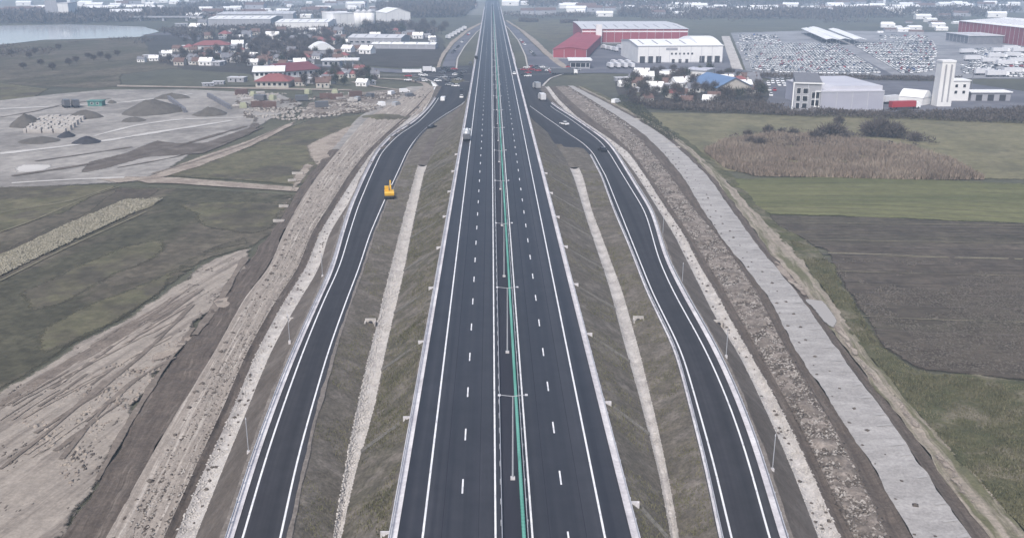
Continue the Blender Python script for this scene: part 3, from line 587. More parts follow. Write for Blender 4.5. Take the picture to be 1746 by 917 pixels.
# ------------------------------------------------------------------ guardrails, median fence
def sweep_pts(cur, Y0, Y1, prof, z0, step=2.0):
    Y = np.arange(Y0, Y1, step); X = cur.x(Y); Z = cur.z(Y)+z0; n = len(prof)
    V = np.stack([X[:, None]+np.array([p[0] for p in prof]), np.repeat(Y[:, None], n, 1), Z[:, None]+np.array([p[1] for p in prof])], -1).reshape(-1, 3)
    i = np.arange(len(Y)-1)[:, None]*n; j = np.arange(n)[None]; k = (np.arange(n)+1) % n
    a, b, c, d = (i+j).ravel(), (i+k[None]).ravel(), (i+n+k[None]).ravel(), (i+n+j).ravel()
    return V, np.concatenate([np.stack([a, b, c], 1), np.stack([a, c, d], 1)])
def boxes_mesh(cx, cy, cz, sx, sy, sz):
    """many boxes as one vertex/triangle soup; c* = base centres"""
    n = len(cx); u = np.array([(-1,-1,0),(1,-1,0),(1,1,0),(-1,1,0),(-1,-1,1),(1,-1,1),(1,1,1),(-1,1,1)], float)
    V = np.stack([cx[:, None]+u[None, :, 0]*np.asarray(sx).reshape(-1, 1)/2, cy[:, None]+u[None, :, 1]*np.asarray(sy).reshape(-1, 1)/2, cz[:, None]+u[None, :, 2]*np.asarray(sz).reshape(-1, 1)], -1)
    q = np.array([(0,1,5),(0,5,4),(1,2,6),(1,6,5),(2,3,7),(2,7,6),(3,0,4),(3,4,7),(4,5,6),(4,6,7)])
    return V.reshape(-1, 3), (q[None]+8*np.arange(n)[:, None, None]).reshape(-1, 3)
def guardrail(label, cur, Y0, Y1, side, grp='steel guardrails along the carriageways', step=4):
    r = tag(empty('guardrail', (0, 0, 0)), label, 'guardrail', grp)
    s = side
    prof = [(0, .0), (.055*s, .05), (.02*s, .12), (.02*s, .17), (.055*s, .24), (0, .30), (-.03*s, .30), (-.03*s, .0)]
    if s < 0: prof = prof[::-1]
    V, F = sweep_pts(cur, Y0, Y1, prof, .40); quick_tris('rail', V, F, M['galv'], r)
    Y = np.arange(Y0+1, Y1, step); V, F = boxes_mesh(cur.x(Y)-.09*s, Y, cur.z(Y)-.25, .06, .10, .25+.66)
    stuff(quick_tris('post', V, F, M['lamp_grey'], r)); return r
guardrail('grey steel guardrail above the gutter beside the white tank truck carriageway', Line(-10.3, 0), 10, 1500, 1)
guardrail('grey steel guardrail above the gutter of the carriageway beyond the green fence', Line(14.2, 0), 10, 1500, -1)
guardrail('grey steel median guardrail standing beside the lamp posts', Line(.75, 0), 10, 1500, 1)
guardrail('grey steel median guardrail running behind the green anti-glare fence', Line(3.3, 0), 10, 1500, -1)
guardrail('grey steel guardrail on the outer edge of the ramp with the yellow excavator', GLl.shift(-.4), Y0, 470, 1)
guardrail('grey steel guardrail on the inner edge of the ramp with the dark car', GRl, Y0, 318, 1)
guardrail('grey steel guardrail on the outer edge of the ramp with the dark car', GRr.shift(.5), Y0, 450, -1)
guardrail('short grey steel guardrail closing the wedge of rough ground beside the ramp', ELr.shift(.55), 330, 420, -1)
fence = tag(empty('anti_glare_fence', (2.85, 0, 0)), 'long green anti-glare fence of upright blades along the median', 'fence')
V, F = sweep_pts(Line(0, .35), 10, 1300, [(-.11, 0), (.11, 0), (.11, .3), (-.11, .3)], 0, 3.0); quick_tris('beam', V, F, M['green_panel'], fence)
Y = np.arange(10, 700, .62); V, F = boxes_mesh(Y*0, Y, Y*0+.66, .34, .05, .95); stuff(quick_tris('blade', V, F, M['green_panel'], fence))
Y = np.arange(700, 1300, 1.6); V, F = boxes_mesh(Y*0, Y, Y*0+.66, .34, .05, .95); stuff(quick_tris('blade', V, F, M['green_panel'], fence))
Y = np.arange(10, 1300, 3); V, F = boxes_mesh(Y*0, Y, Y*0, .10, .10, .4); stuff(quick_tris('post', V, F, M['galv'], fence))

# ------------------------------------------------------------------ median lamps
def make_lamp():
    r = empty('street_lamp', (0, 0, 0)); tag(r, 'grey twin-arm street lamp standing in the median beside the green fence', 'street lamp', 'twin-arm lamps along the median')
    MB().box(-.25, .25, -.25, .25, -.05, .25).build('base', M['concrete'], r)
    MB().tube((0, 0, .2), (0, 0, 10), .11, .06, 10).build('pole', M['lamp_grey'], r)
    for s in (-1, 1):
        a = MB().tube((0, 0, 9.95), (s*1.35, 0, 10.12), .045, .035, 8).build('arm', M['lamp_grey'], r)
        MB().frus(s*1.3-.3*(s < 0)-.0, s*1.3+.3*(s > 0)+.0, -.14, .14, 10.06, s*1.3-.28*(s < 0), s*1.3+.28*(s > 0), -.09, .09, 10.2).build('lamp_head', M['galv'], a)
    return r
lamp = make_lamp(); lamp.location = (2.05, 92.1-36, 0)
for k in range(0, 22):
    c = copy_tree(lamp); c.location = (2.05, 92.1+36*k, 0)

# ------------------------------------------------------------------ slender posts beside the ramps
post0 = None
for (px, py, sd_) in ((1317, 800, 1), (1238, 607, 1), (1163, 487, 1), (1130, 402, 1), (424, 770, -1), (494, 582, -1), (550, 470, -1), (588, 400, -1)):
    p = PZ(px, py, lambda Y: zramp(Y)-.9)
    if post0 is None:
        post0 = empty('marker_post', p); MB().tube((0,0,-.4),(0,0,4.4),.06,.05,8).build('pole', M['lamp_grey'], post0); MB().box(-.18,.18,-.18,.18,-.4,.18).build('base', M['concrete'], post0)
        MB().tube((0,0,4.35),(.0,0,4.6),.09,.05,8).build('cap', M['galv'], post0); c = post0
    else: c = copy_tree(post0)
    c.location = p
    tag(c, 'slender grey post on the bare bank outside the ramp with the yellow excavator' if sd_ < 0 else 'slender grey post on the bare bank outside the ramp with the dark car', 'post', 'posts outside the left ramp' if sd_ < 0 else 'posts outside the right ramp')

# ------------------------------------------------------------------ drainage chutes down the embankment
def chute(Yc, side):
    D = D1r if side < 0 else R1l; E = -10.5 if side < 0 else 14.4
    x1 = float(D.x(Yc-2.5)); z1 = float(D.z(Yc-2.5)); x0 = E; z0 = -.03
    r = tag(empty('drainage_chute', (x0, Yc, 0)), 'pale concrete drainage chute stepping down the embankment %s' % ('beside the carriageway with the white tank truck' if side < 0 else 'beside the carriageway beyond the green fence'), 'chute', 'chutes of the truck carriageway' if side < 0 else 'chutes of the far carriageway')
    MB().frus(min(0, side*.85), max(0, side*.85), -.16, .16, -.75, min(0, side*.85), max(0, side*.85), -.11, .11, .12).build('inlet', M['concrete'], r)
    a = Vector((side*1.1, -.1, -.75)); b = Vector((x1-x0, -2.5, z1+.2)); n = 7
    for i in range(n):
        t0, t1 = i/n, (i+.93)/n; p0, p1 = a.lerp(b, t0), a.lerp(b, t1)
        m = MB(); q = Vector((.12, .22, 0))*1
        d = (p1-p0).normalized(); s = Vector((-d.y, d.x, 0)).normalized()
        vs = []
        for p in (p0, p1):
            for (u, h) in ((-.28, .16), (-.18, .16), (-.12, .02), (.12, .02), (.18, .16), (.28, .16), (.28, -.3), (-.28, -.3)): vs.append(p+s*u+Vector((0, 0, h)))
        m.add(vs, [(j, (j+1) % 8, (j+1) % 8+8, j+8) for j in range(8)]+[tuple(range(7, -1, -1)), tuple(range(8, 16))]).build('channel_segment', M['chute_seg'], r)
M['chute_seg'] = mat('dark_chute', (.12,.115,.105), (.18,.17,.155), 1.5, .95)  # chute segments, darker than the inlets
for k in range(9):
    chute(82+25.4*k, -1)
    if k < 8: chute(87.0+24.2*k, 1)
# culvert mouths beside the inner channels
def headwall(px, py, cur, label, side):
    p = PZ(px, py, lambda Y: float(cur.z(Y))+.3); r = tag(empty('culvert_headwall', p), label, 'headwall')
    MB().box(-.9, .9, -.15, .15, -.6, .75).build('wall', M['pale_concrete'], r)
    MB().box(-.95, -.7, -1.3, -.15, -.6, .45).build('wing', M['pale_concrete'], r); MB().box(.7, .95, -1.3, -.15, -.6, .45).build('wing', M['pale_concrete'], r)
    MB().tube((0, -.17, 0), (0, -.16, 0), .4, .4, 14).build('pipe_mouth', M['dock'], r)
headwall(632, 550, D1l, 'small concrete culvert mouth beside the stone channel below the tank truck carriageway', -1)
headwall(1088, 546, R1r, 'small concrete culvert mouth beside the channel below the ramp with the dark car', 1)
headwall(1225, 552, R2l, 'small concrete culvert mouth at the rough channel outside the ramp with the dark car', 1)
headwall(503, 548, D2r, 'small concrete culvert mouth at the rough channel outside the ramp with the yellow excavator', -1)

# ------------------------------------------------------------------ loose stones, clods, tufts (uncountable)
OCT = np.array([(1,0,0),(-1,0,0),(0,1,0),(0,-1,0),(0,0,1),(0,0,-1)], float)
OCF = np.array([(0,2,4),(2,1,4),(1,3,4),(3,0,4),(2,0,5),(1,2,5),(3,1,5),(0,3,5)])
def rocks(name, X, Y, Z, size, m, parent=None, flat=.6, stretch=1.0):
    n = len(X); s = size*(.5+rng.random(n)*1.0); u = OCT[None]*(.65+.7*rng.random((n, 6, 1)))
    a = rng.random(n)*6.28; ca, sa = np.cos(a)[:, None], np.sin(a)[:, None]
    ux, uy = u[:, :, 0]*ca-u[:, :, 1]*sa, (u[:, :, 0]*sa+u[:, :, 1]*ca)*stretch
    V = np.stack([X[:, None]+ux*s[:, None], Y[:, None]+uy*s[:, None], Z[:, None]+u[:, :, 2]*s[:, None]*flat], -1).reshape(-1, 3)
    F = (OCF[None]+6*np.arange(n)[:, None, None]).reshape(-1, 3)
    return stuff(quick_tris(name, V, F, m, parent))
def in_strip(A, B, Y0, Y1, n, dz=0, u0=0, u1=1, near=1.6):
    t = rng.random(n)**near; Y = Y0+(Y1-Y0)*t; u = u0+(u1-u0)*rng.random(n)
    return A.x(Y)*(1-u)+B.x(Y)*u, Y, A.z(Y)*(1-u)+B.z(Y)*u+dz, u
def strip_rocks(name, A, B, Y0, Y1, n, size, m, parent, dz=0, u0=0, u1=1, chan=False, flat=.6, stretch=1):
    X, Y, Z, u = in_strip(A, B, Y0, Y1, n, dz, u0, u1)
    if chan: Z = Z+ch_prof(np.clip(u, 0, 1))
    o = rocks(name, X, Y, Z, size, m, parent, flat, stretch); return o
strip_rocks('lining_stones', D1l, D1r, 60, 297, 9000, .17, M['stone'], chan_L1, .02, -.04, 1.04, True, .5)
strip_rocks('lining_stones', D2l, D2r, 60, 480, 9000, .17, M['stone'], chan_L2, .0, -.04, 1.04, True, .5)
strip_rocks('lining_stones', R1l, R1r, 60, 292, 4500, .13, M['stone'], chan_R1, .0, -.05, 1.05, True, .4)
strip_rocks('lining_stones', R2l, R2r, 60, 480, 9000, .17, M['stone'], chan_R2, .0, -.04, 1.04, True, .5)
strip_rocks('loose_clods', D2l, D2r, 60, 480, 170, .24, M['clod'], chan_L2, .1, .1, .9, True)
strip_rocks('loose_clods', R2l, R2r, 60, 480, 170, .24, M['clod'], chan_R2, .1, .1, .9, True)
strip_rocks('loose_rubble', R3l, R3r, 60, 420, 8000, .2, M['rubble'], rub, .05, .05, .95)
strip_rocks('loose_clods', R3l, R3r, 60, 420, 5000, .28, M['clod'], rub, .05, .0, 1)
strip_rocks('loose_clods', LPl, LPr, 60, 420, 4000, .14, M['clod'], trackL, .02, .3, 1)
strip_rocks('loose_rubble', LPl, LPr, 60, 420, 3500, .16, M['rubble'], trackL, .02, .25, 1)
def dots(A, B, u, Y0, Y1, step, size, m, parent, jit=.06, dz=.05):
    Y = np.arange(Y0, Y1, step)+rng.normal(0, step*.12, len(np.arange(Y0, Y1, step))); uu = u+rng.normal(0, jit, len(Y))
    return rocks('spaced_clods', A.x(Y)*(1-uu)+B.x(Y)*uu, Y, A.z(Y)*(1-uu)+B.z(Y)*uu+dz, size, m, parent, .6)
dots(LPl, LPr, .22, 70, 330, 4.2, .42, M['clod'], trackL, .03)
dots(LPl, LPr, .58, 70, 330, 6.5, .26, M['clod'], trackL, .08)
dots(RPl, RPr, .12, 70, 330, 7, .26, M['clod'], serv, .04); dots(RPl, RPr, .42, 70, 330, 6.5, .28, M['clod'], serv, .05)
# shallow wheel scrapes across the service road
for k in range(46):
    y = 84+k*4.6+random.uniform(-1.5, 1.5); u0 = random.uniform(.6, .75)
    a = float(RPl.x(y)*(1-u0)+RPr.x(y)*u0); b = float(RPr.x(y+.6))-.25; wd = random.uniform(.25, .9)
    mesh_obj('scrape_mark', [(a, y, -6.515), (b, y+.3, -6.515), (b, y+.3+wd, -6.515), (a, y+wd*.5, -6.515)], [(0,1,2,3)], M['scrape'] if 'scrape' in M else M.setdefault('scrape', mat('scraped_gravel', (.33,.315,.31), (.40,.385,.375), 1.2, .95)), serv)
def in_poly(pts, n, near=1.0):
    W = np.array([P(x, y)[:2] for x, y in pts]); lo, hi = W.min(0), W.max(0); out = []
    while sum(map(len, out)) < n:
        q = lo+(hi-lo)*rng.random((n*2, 2)); ins = np.zeros(len(q), bool); j = len(W)-1
        for i in range(len(W)):
            if W[i, 1] != W[j, 1]: ins ^= ((W[i, 1] > q[:, 1]) != (W[j, 1] > q[:, 1])) & (q[:, 0] < (W[j, 0]-W[i, 0])*(q[:, 1]-W[i, 1])/(W[j, 1]-W[i, 1])+W[i, 0])
            j = i
        out.append(q[ins])
    return np.concatenate(out)[:n]
def blades(name, XY, Z, h, wd, m, lean=.35, parent=None):
    n = len(XY); hh = h*(.5+rng.random(n)); a = rng.random(n)*6.28; ww = wd*(.6+.8*rng.random(n))
    dx, dy = np.cos(a)*ww/2, np.sin(a)*ww/2; lx, ly = rng.normal(0, lean, n)*hh, rng.normal(0, lean, n)*hh
    V = np.stack([np.stack([XY[:, 0]-dx, XY[:, 1]-dy, Z-.05], 1), np.stack([XY[:, 0]+dx, XY[:, 1]+dy, Z-.05], 1), np.stack([XY[:, 0]+lx, XY[:, 1]+ly, Z+hh], 1)], 1).reshape(-1, 3)
    return stuff(quick_tris(name, V, np.arange(3*n).reshape(-1, 3), m, parent))
def strip_tufts(A, B, Y0, Y1, n, h, wd, m, u0=.03, u1=.97, thr=.5, seed=40, nm='grass'):
    X, Y, Z, u = in_strip(A, B, Y0, Y1, n, 0, u0, u1, 1.3); k = fbm(X, Y, 9, 3, seed) > thr
    o = blades(nm, np.stack([X, Y], 1)[k], Z[k]+.02, h, wd, m); o['label'] = 'short dry winter grass on the embankment slopes'; o['category'] = 'grass'; return o
strip_tufts(D1r, GUl, 60, 320, 26000, .22, .14, M['green_blade'], .05, .95, .52, 40)
strip_tufts(D1r, GUl, 60, 320, 16000, .22, .14, M['grass_blade'], .05, .95, .46, 43)
strip_tufts(PLr, D1l, 60, 300, 12000, .2, .13, M['grass_blade'], .05, .95, .5, 41)
strip_tufts(GUr, R1l, 60, 300, 16000, .2, .13, M['grass_blade'], .05, .95, .5, 42)
strip_tufts(R1r, PRl, 60, 290, 16000, .2, .13, M['grass_blade'], .05, .95, .48, 44)
def poly_stuff(nm, pts, n, h, wd, m, label, cat, thr=.0, ns=12, seed=50, lean=.35):
    q = in_poly(pts, n); k = fbm(q[:, 0], q[:, 1], ns, 3, seed) > thr; q = q[k]
    o = blades(nm, q, np.full(len(q), ZG-.02), h, wd, m, lean); o['label'] = label; o['category'] = cat; return o
poly_stuff('reed_bed', [(1200,258),(1235,240),(1330,228),(1420,232),(1470,240),(1545,250),(1620,272),(1680,306),(1560,306),(1400,302),(1290,300),(1235,286)], 60000, 1.35, .36, M['reed'], 'broad bed of tall brown dry reeds between the meadow and the green crop', 'reeds', .30, 9, 51)
poly_stuff('scrub_grass', [(1345,410),(1400,428),(1450,505),(1500,595),(1560,632),(1746,660),(1830,720),(1900,1000),(1720,880),(1600,745),(1520,650),(1440,548),(1390,470)], 26000, .42, .25, M['green_blade'], 'rough green grass and weeds on the verge beside the tilled field', 'grass', .42, 8, 52)
poly_stuff('scrub_grass', [(1400,470),(1450,505),(1500,595),(1560,632),(1746,660),(1830,720),(1900,1000),(1720,880),(1600,745),(1520,650)], 12000, .38, .25, M['grass_blade'], 'straw coloured dry grass on the verge beside the tilled field', 'grass', .48, 8, 53)
q = in_poly([(1400,440),(1746,448),(1900,520),(1900,690),(1746,640),(1570,625),(1508,590),(1455,500)], 15000); k = fbm(q[:, 0], q[:, 1], 10, 3, 60) > .42; q = q[k]
o = rocks('plough_clods', q[:, 0], q[:, 1], np.full(len(q), ZG-.02), .17, mat('tilled_clod', (.085,.073,.06), (.15,.132,.112), 1.2, .95)); o['label'] = 'turned clods of soil in the tilled field'; o['category'] = 'soil'
q = in_poly([(0,438),(110,384),(215,340),(280,338),(130,408),(0,470)], 3500)
o = rocks('stubble_tufts', q[:, 0], q[:, 1], np.full(len(q), ZG+.1), .3, mat('stubble_tuft', (.30,.275,.215), (.20,.185,.145), .8, .95)); o['label'] = 'pale stubble heaps in the narrow field strip'; o['category'] = 'stubble'
# rough plough ridges and stones on the sandy ground
q = in_poly([(0,680),(147,578),(244,530),(354,446),(424,425),(377,500),(298,600),(227,700),(181,800),(105,910),(0,917)], 1500); k = fbm(q[:, 0], q[:, 1], 7, 3, 61) > .5; q = q[k]
o = rocks('sand_clods', q[:, 0], q[:, 1], np.full(len(q), ZG+.02), .2, M['slope_dirt'], None, .45, 2.0); o['label'] = 'dark clods scattered over the sandy ground'; o['category'] = 'soil'
q = in_poly([(40,720),(147,640),(300,575),(330,560),(290,610),(230,690),(170,740),(120,830)], 700)
o = rocks('sand_stones', q[:, 0], q[:, 1], np.full(len(q), ZG+.02), .3, M['pale_dirt'], None, .4, 1.6); o['label'] = 'pale stones scattered over the sandy ground'; o['category'] = 'stones'
for k in range(26):                                              # wheel ruts and furrows in the sandy ground
    s0 = P(-30+k*9.5, 700-k*5.6+random.uniform(-8, 8)); L = random.uniform(14, 45); dr = np.array([math.sin(.25+random.uniform(-.03, .03)), math.cos(.25)])
    n_ = 40; t = np.linspace(0, 1, n_); X = s0[0]+dr[0]*L*t+(fbm(t*L, t*0+k, 8, 3, 70+k)-.5)*.9; Yv = s0[1]-6+dr[1]*L*t
    hgt = .02+.08*np.sin(np.pi*t)*fbm(t*L, t*0+k*3, 3, 3, 90); wv = .16
    V = np.concatenate([np.stack([X-wv*2, Yv, ZG+SANDZ(X, Yv)-.06], 1), np.stack([X, Yv, ZG+hgt+SANDZ(X, Yv)+.06], 1), np.stack([X+wv*2, Yv, ZG+SANDZ(X, Yv)-.06], 1)])
    i = np.arange(n_-1); F = np.concatenate([np.stack([i, i+1, i+n_+1], 1), np.stack([i, i+n_+1, i+n_], 1), np.stack([i+n_, i+n_+1, i+2*n_+1], 1), np.stack([i+n_, i+2*n_+1, i+2*n_], 1)])
    struct(quick_tris('furrow', V, F, M['rut'], smooth=True))

# ------------------------------------------------------------------ vehicles
GL = M['glass']
def car_parts(bm, van=False, pickup=False):
    """(body, cabin, [wheels]) as MB objects, nose towards +y"""
    L, W_, hh = (5.2, 2.0, 2.1) if van else (4.4, 1.8, 1.47)
    b = MB()
    if van: b.prismx([(-L/2,.35),(L/2,.35),(L/2,.95),(L/2-.9,1.15),(L/2-1.5,hh-.03),(-L/2,hh-.03)], -W_/2, W_/2)
    elif pickup: b.prismx([(-L/2,.4),(L/2,.4),(L/2,.85),(L/2-1.2,1.0),(-L/2+.1,1.0),(-L/2,.95)], -W_/2, W_/2)
    else: b.prismx([(-L/2,.32),(L/2,.32),(L/2,.68),(L/2-1.15,.9),(-L/2+.5,.95),(-L/2,.85)], -W_/2, W_/2)
    c = MB()
    if van:
        c.frus(-W_/2+.08, W_/2-.08, L/2-1.5, L/2-.88, 1.18, -W_/2+.12, W_/2-.12, L/2-1.62, L/2-1.36, hh-.12)
    else:
        y0 = -.2 if pickup else -1.75
        c.frus(-W_/2+.06, W_/2-.06, y0, 1.0, .9, -W_/2+.22, W_/2-.22, y0+.5, .25, hh-.06)
        b.frus(-W_/2+.21, W_/2-.21, y0+.48, .28, hh-.058, -W_/2+.26, W_/2-.26, y0+.55, .2, hh)
    wh = []
    for x in (-1, 1):
        for y in (-1, 1):
            wh.append(MB().tube((x*(W_/2-.2), y*L*.3, .33), (x*(W_/2+.02), y*L*.3, .33), .33, .33, 10))
    return b, c, wh
def road_car(px, py, rz, bm, label, z=ZG+.05, van=False, pickup=False, cat='car', group=None):
    r = tag(empty('van' if van else 'pickup_truck' if pickup else 'car', PZ(px, py, z if callable(z) else (lambda Y: z)), rz), label, cat, group)
    b, c, wh = car_parts(bm, van, pickup)
    b.build('body', M[bm], r); c.build('cabin_glass', GL, r)
    for w_ in wh: w_.build('wheel', M['tyre'], r)
    return r
def lorry(px, py, rz, label, z=ZG+.05, cabm='c_white', boxm='tarp', L=12.0, group=None, loc=None):
    r = tag(empty('lorry', loc if loc is not None else P(px, py, z), rz), label, 'truck', group)
    cb = MB().prismx([(L/2-2.2,.6),(L/2,.6),(L/2,1.9),(L/2-.35,2.9),(L/2-2.2,2.95)], -1.2, 1.2).build('cab', M[cabm], r)
    MB().frus(-1.1, 1.1, L/2+.005, L/2+.02, 1.75, -1.05, 1.05, L/2-.28, L/2-.26, 2.72).build('windscreen', GL, cb)
    MB().box(-1.25, 1.25, -L/2, L/2-2.5, 1.05, 3.7).build('trailer', M[boxm], r)
    MB().box(-1.0, 1.0, -L/2+.2, L/2-.4, .6, 1.03).build('chassis', M['c_grey'], r)
    for y in (-L/2+1.2, -L/2+2.4, L/2-3.4, L/2-1.1):
        for x in (-1, 1): MB().tube((x*.85, y, .5), (x*1.22, y, .5), .5, .5, 10).build('wheel', M['tyre'], r)
    return r
# wheeled excavator on the ramp edge
p = PZ(664, 338, lambda Y: float(zramp(Y))+.02)
ex = tag(empty('excavator', p, .12), 'yellow wheeled excavator with raised boom parked at the ramp edge', 'excavator')
ch = MB().box(-1.15, 1.15, -2.1, 2.1, .7, 1.2).build('undercarriage', M['c_grey'], ex)
for y in (-1.45, 1.45):
    for x in (-1, 1): MB().tube((x*.8, y, .55), (x*1.3, y, .55), .55, .55, 12).build('wheel', M['tyre'], ex)
MB().prismx([(-2.5,1.25),(1.6,1.25),(1.6,2.0),(-.4,2.1),(-2.3,2.3),(-2.6,1.9)], -1.25, 1.25).build('house', M['yellow'], ex)
cbn = MB().prismx([(-.3,2.0),(1.5,2.0),(1.45,2.6),(1.0,3.25),(-.3,3.25)], -1.2, -.1).build('cab', M['yellow'], ex)
MB().box(-1.22, -.08, -.1, 1.3, 2.45, 3.1).build('cab_glass', GL, cbn)
bo = MB().tube((.4, 1.2, 1.9), (.4, 2.6, 4.3), .26, .2, 8).build('boom', M['yellow'], ex)
MB().tube((.4, 2.6, 4.3), (.4, 4.4, 2.6), .18, .14, 8).build('arm', M['yellow'], ex)
MB().prismx([(4.1,1.4),(4.9,1.5),(4.8,2.4),(4.3,2.7)], -.1, .9).build('bucket', M['c_grey'], ex)
MB().tube((.4,1.3,2.2),(.4,2.1,3.9),.08,.06,8).build('hydraulic_ram', M['c_silver'], bo)
# tank / mixer truck on the hard shoulder
p = PZ(794, 237, 0.01); tk = tag(empty('tank_truck', (-8.35, p[1], .01), 0), 'white tank truck standing on the hard shoulder of the motorway', 'truck')
MB().box(-.95, .95, -4.2, 4.2, .6, .95).build('chassis', M['c_grey'], tk)
cb = MB().prismx([(2.4,.7),(4.3,.7),(4.3,1.9),(4.0,2.8),(2.4,2.85)], -1.2, 1.2).build('cab', M['c_white'], tk)
MB().box(-1.05, 1.05, 4.0, 4.2, 1.95, 2.6).build('windscreen', GL, cb)
MB().tube((0, -3.6, 2.05), (0, 2.2, 2.05), 1.15, 1.15, 18).build('tank', M['c_silver'], tk, True)
MB().box(-.4, .4, -2.6, 1.6, 3.15, 3.35).build('walkway', M['c_white'], tk)
MB().box(-1.2, 1.2, -4.3, -3.62, .7, 2.3).build('rear_cabinet', M['c_grey'], tk)
for y in (-3.1, -1.9, 3.1):
    for x in (-1, 1): MB().tube((x*.8, y, .5), (x*1.2, y, .5), .5, .5, 10).build('wheel', M['tyre'], tk)
zr_ = lambda Y: float(zramp(Y))+.03
road_car(737, 219, -.5, 'c_black', 'black pickup truck on the ramp where it bends towards the roundabout', zr_, pickup=True, cat='pickup')
road_car(756, 172, -.1, 'c_white', 'white van driving down the ramp away from the roundabout', zr_, van=True, cat='van')
road_car(787, 157, .0, 'c_black', 'black car beside the motorway wall ahead of a white car')
road_car(787, 167, .0, 'c_white', 'white car beside the motorway wall behind a black car')
road_car(812, 101, 0, 'c_black', 'black van on the hard shoulder of the motorway past the bridge', .01, van=True, cat='van')
road_car(802, 109, 0, 'c_grey', 'dark grey car below the motorway past the bridge')
road_car(962, 213, .55, 'c_white', 'white car at the ramp kerb near the wide junction pavement', zr_)
road_car(1027, 258, .35, 'c_black', 'black car driving on the ramp by the outer edge line', zr_)
road_car(877, 127, 0, 'c_white', 'white car on the motorway carriageway beyond the green fence', .01)
road_car(900, 131, 1.4, 'c_white', 'white car entering the junction beside the motorway wall')
road_car(893, 128, 1.4, 'c_black', 'black car waiting next to the motorway wall at the junction')
lorry(924, 172, .12, 'white box lorry waiting in the queue on the ramp to the junction', L=9)
lorry(915, 152, .2, 'silver box lorry at the head of the queue on the ramp', boxm='c_silver', L=8)
lorry(962, 127, -1.5, 'long dark trailer lorry with white cab on the crossing road', boxm='c_grey', L=16)
for i, (px, py, a, c_) in enumerate(((766,146,1.2,'c_silver'), (777,148,1.4,'c_white'), (772,133,1.5,'c_grey'), (757,133,1.4,'c_silver'), (783,126,1.5,'c_black'), (790,124,1.5,'c_grey'), (770,123,1.5,'c_black'), (754,125,1.5,'c_grey'), (781,137,1.2,'c_silver'))):
    road_car(px, py, a, c_, '%s car in the crowd at the junction under the motorway' % {'c_silver': 'silver', 'c_white': 'white', 'c_grey': 'dark grey', 'c_black': 'black'}[c_], ZG+.2, group='cars in the crowd at the junction')
for i in range(60):
    zn = i % 3
    px, py = (random.uniform(690, 806), random.uniform(114, 140)) if zn == 0 else (random.uniform(884, 985), random.uniform(114, 126)) if zn == 1 else random.choice(((random.uniform(764, 800), 0), (random.uniform(884, 912), 1)))
    if zn == 2: px, py = (px, float(np.interp(px, [764, 800], [100, 58]))) if py == 0 else (px, float(np.interp(px, [884, 912], [66, 96])))
    c_ = random.choice(('c_white', 'c_white', 'c_silver', 'c_grey', 'c_black', 'c_red'))
    wh_ = ('in the traffic before the motorway wall', 'in the traffic on the side of the red warehouse', 'on the ramp past the bridge')[zn]
    road_car(px, py, random.choice((1.5, 1.2, -1.5)) if zn < 2 else .2, c_, '%s car %s' % ({'c_silver': 'silver', 'c_white': 'white', 'c_grey': 'dark grey', 'c_black': 'black', 'c_red': 'red'}[c_], wh_), ZG+.2, group='%s cars %s' % (c_[2:], wh_))
for i in range(6):
    lorry(764+i*5.5, 67-i*3.2, .3, 'white lorry in the queue on the outer edge of the ramp past the bridge', L=10, group='lorries queued past the bridge')
for i in range(8):
    road_car(689+i*3.9, 124, .05, 'c_white', 'white van parked in the tight row beside the crossing road', ZG+.1, van=True, cat='van', group='white vans parked beside the crossing road')
lorry(732, 124, -1.5, 'white box lorry at the end of the row of white vans', L=8)

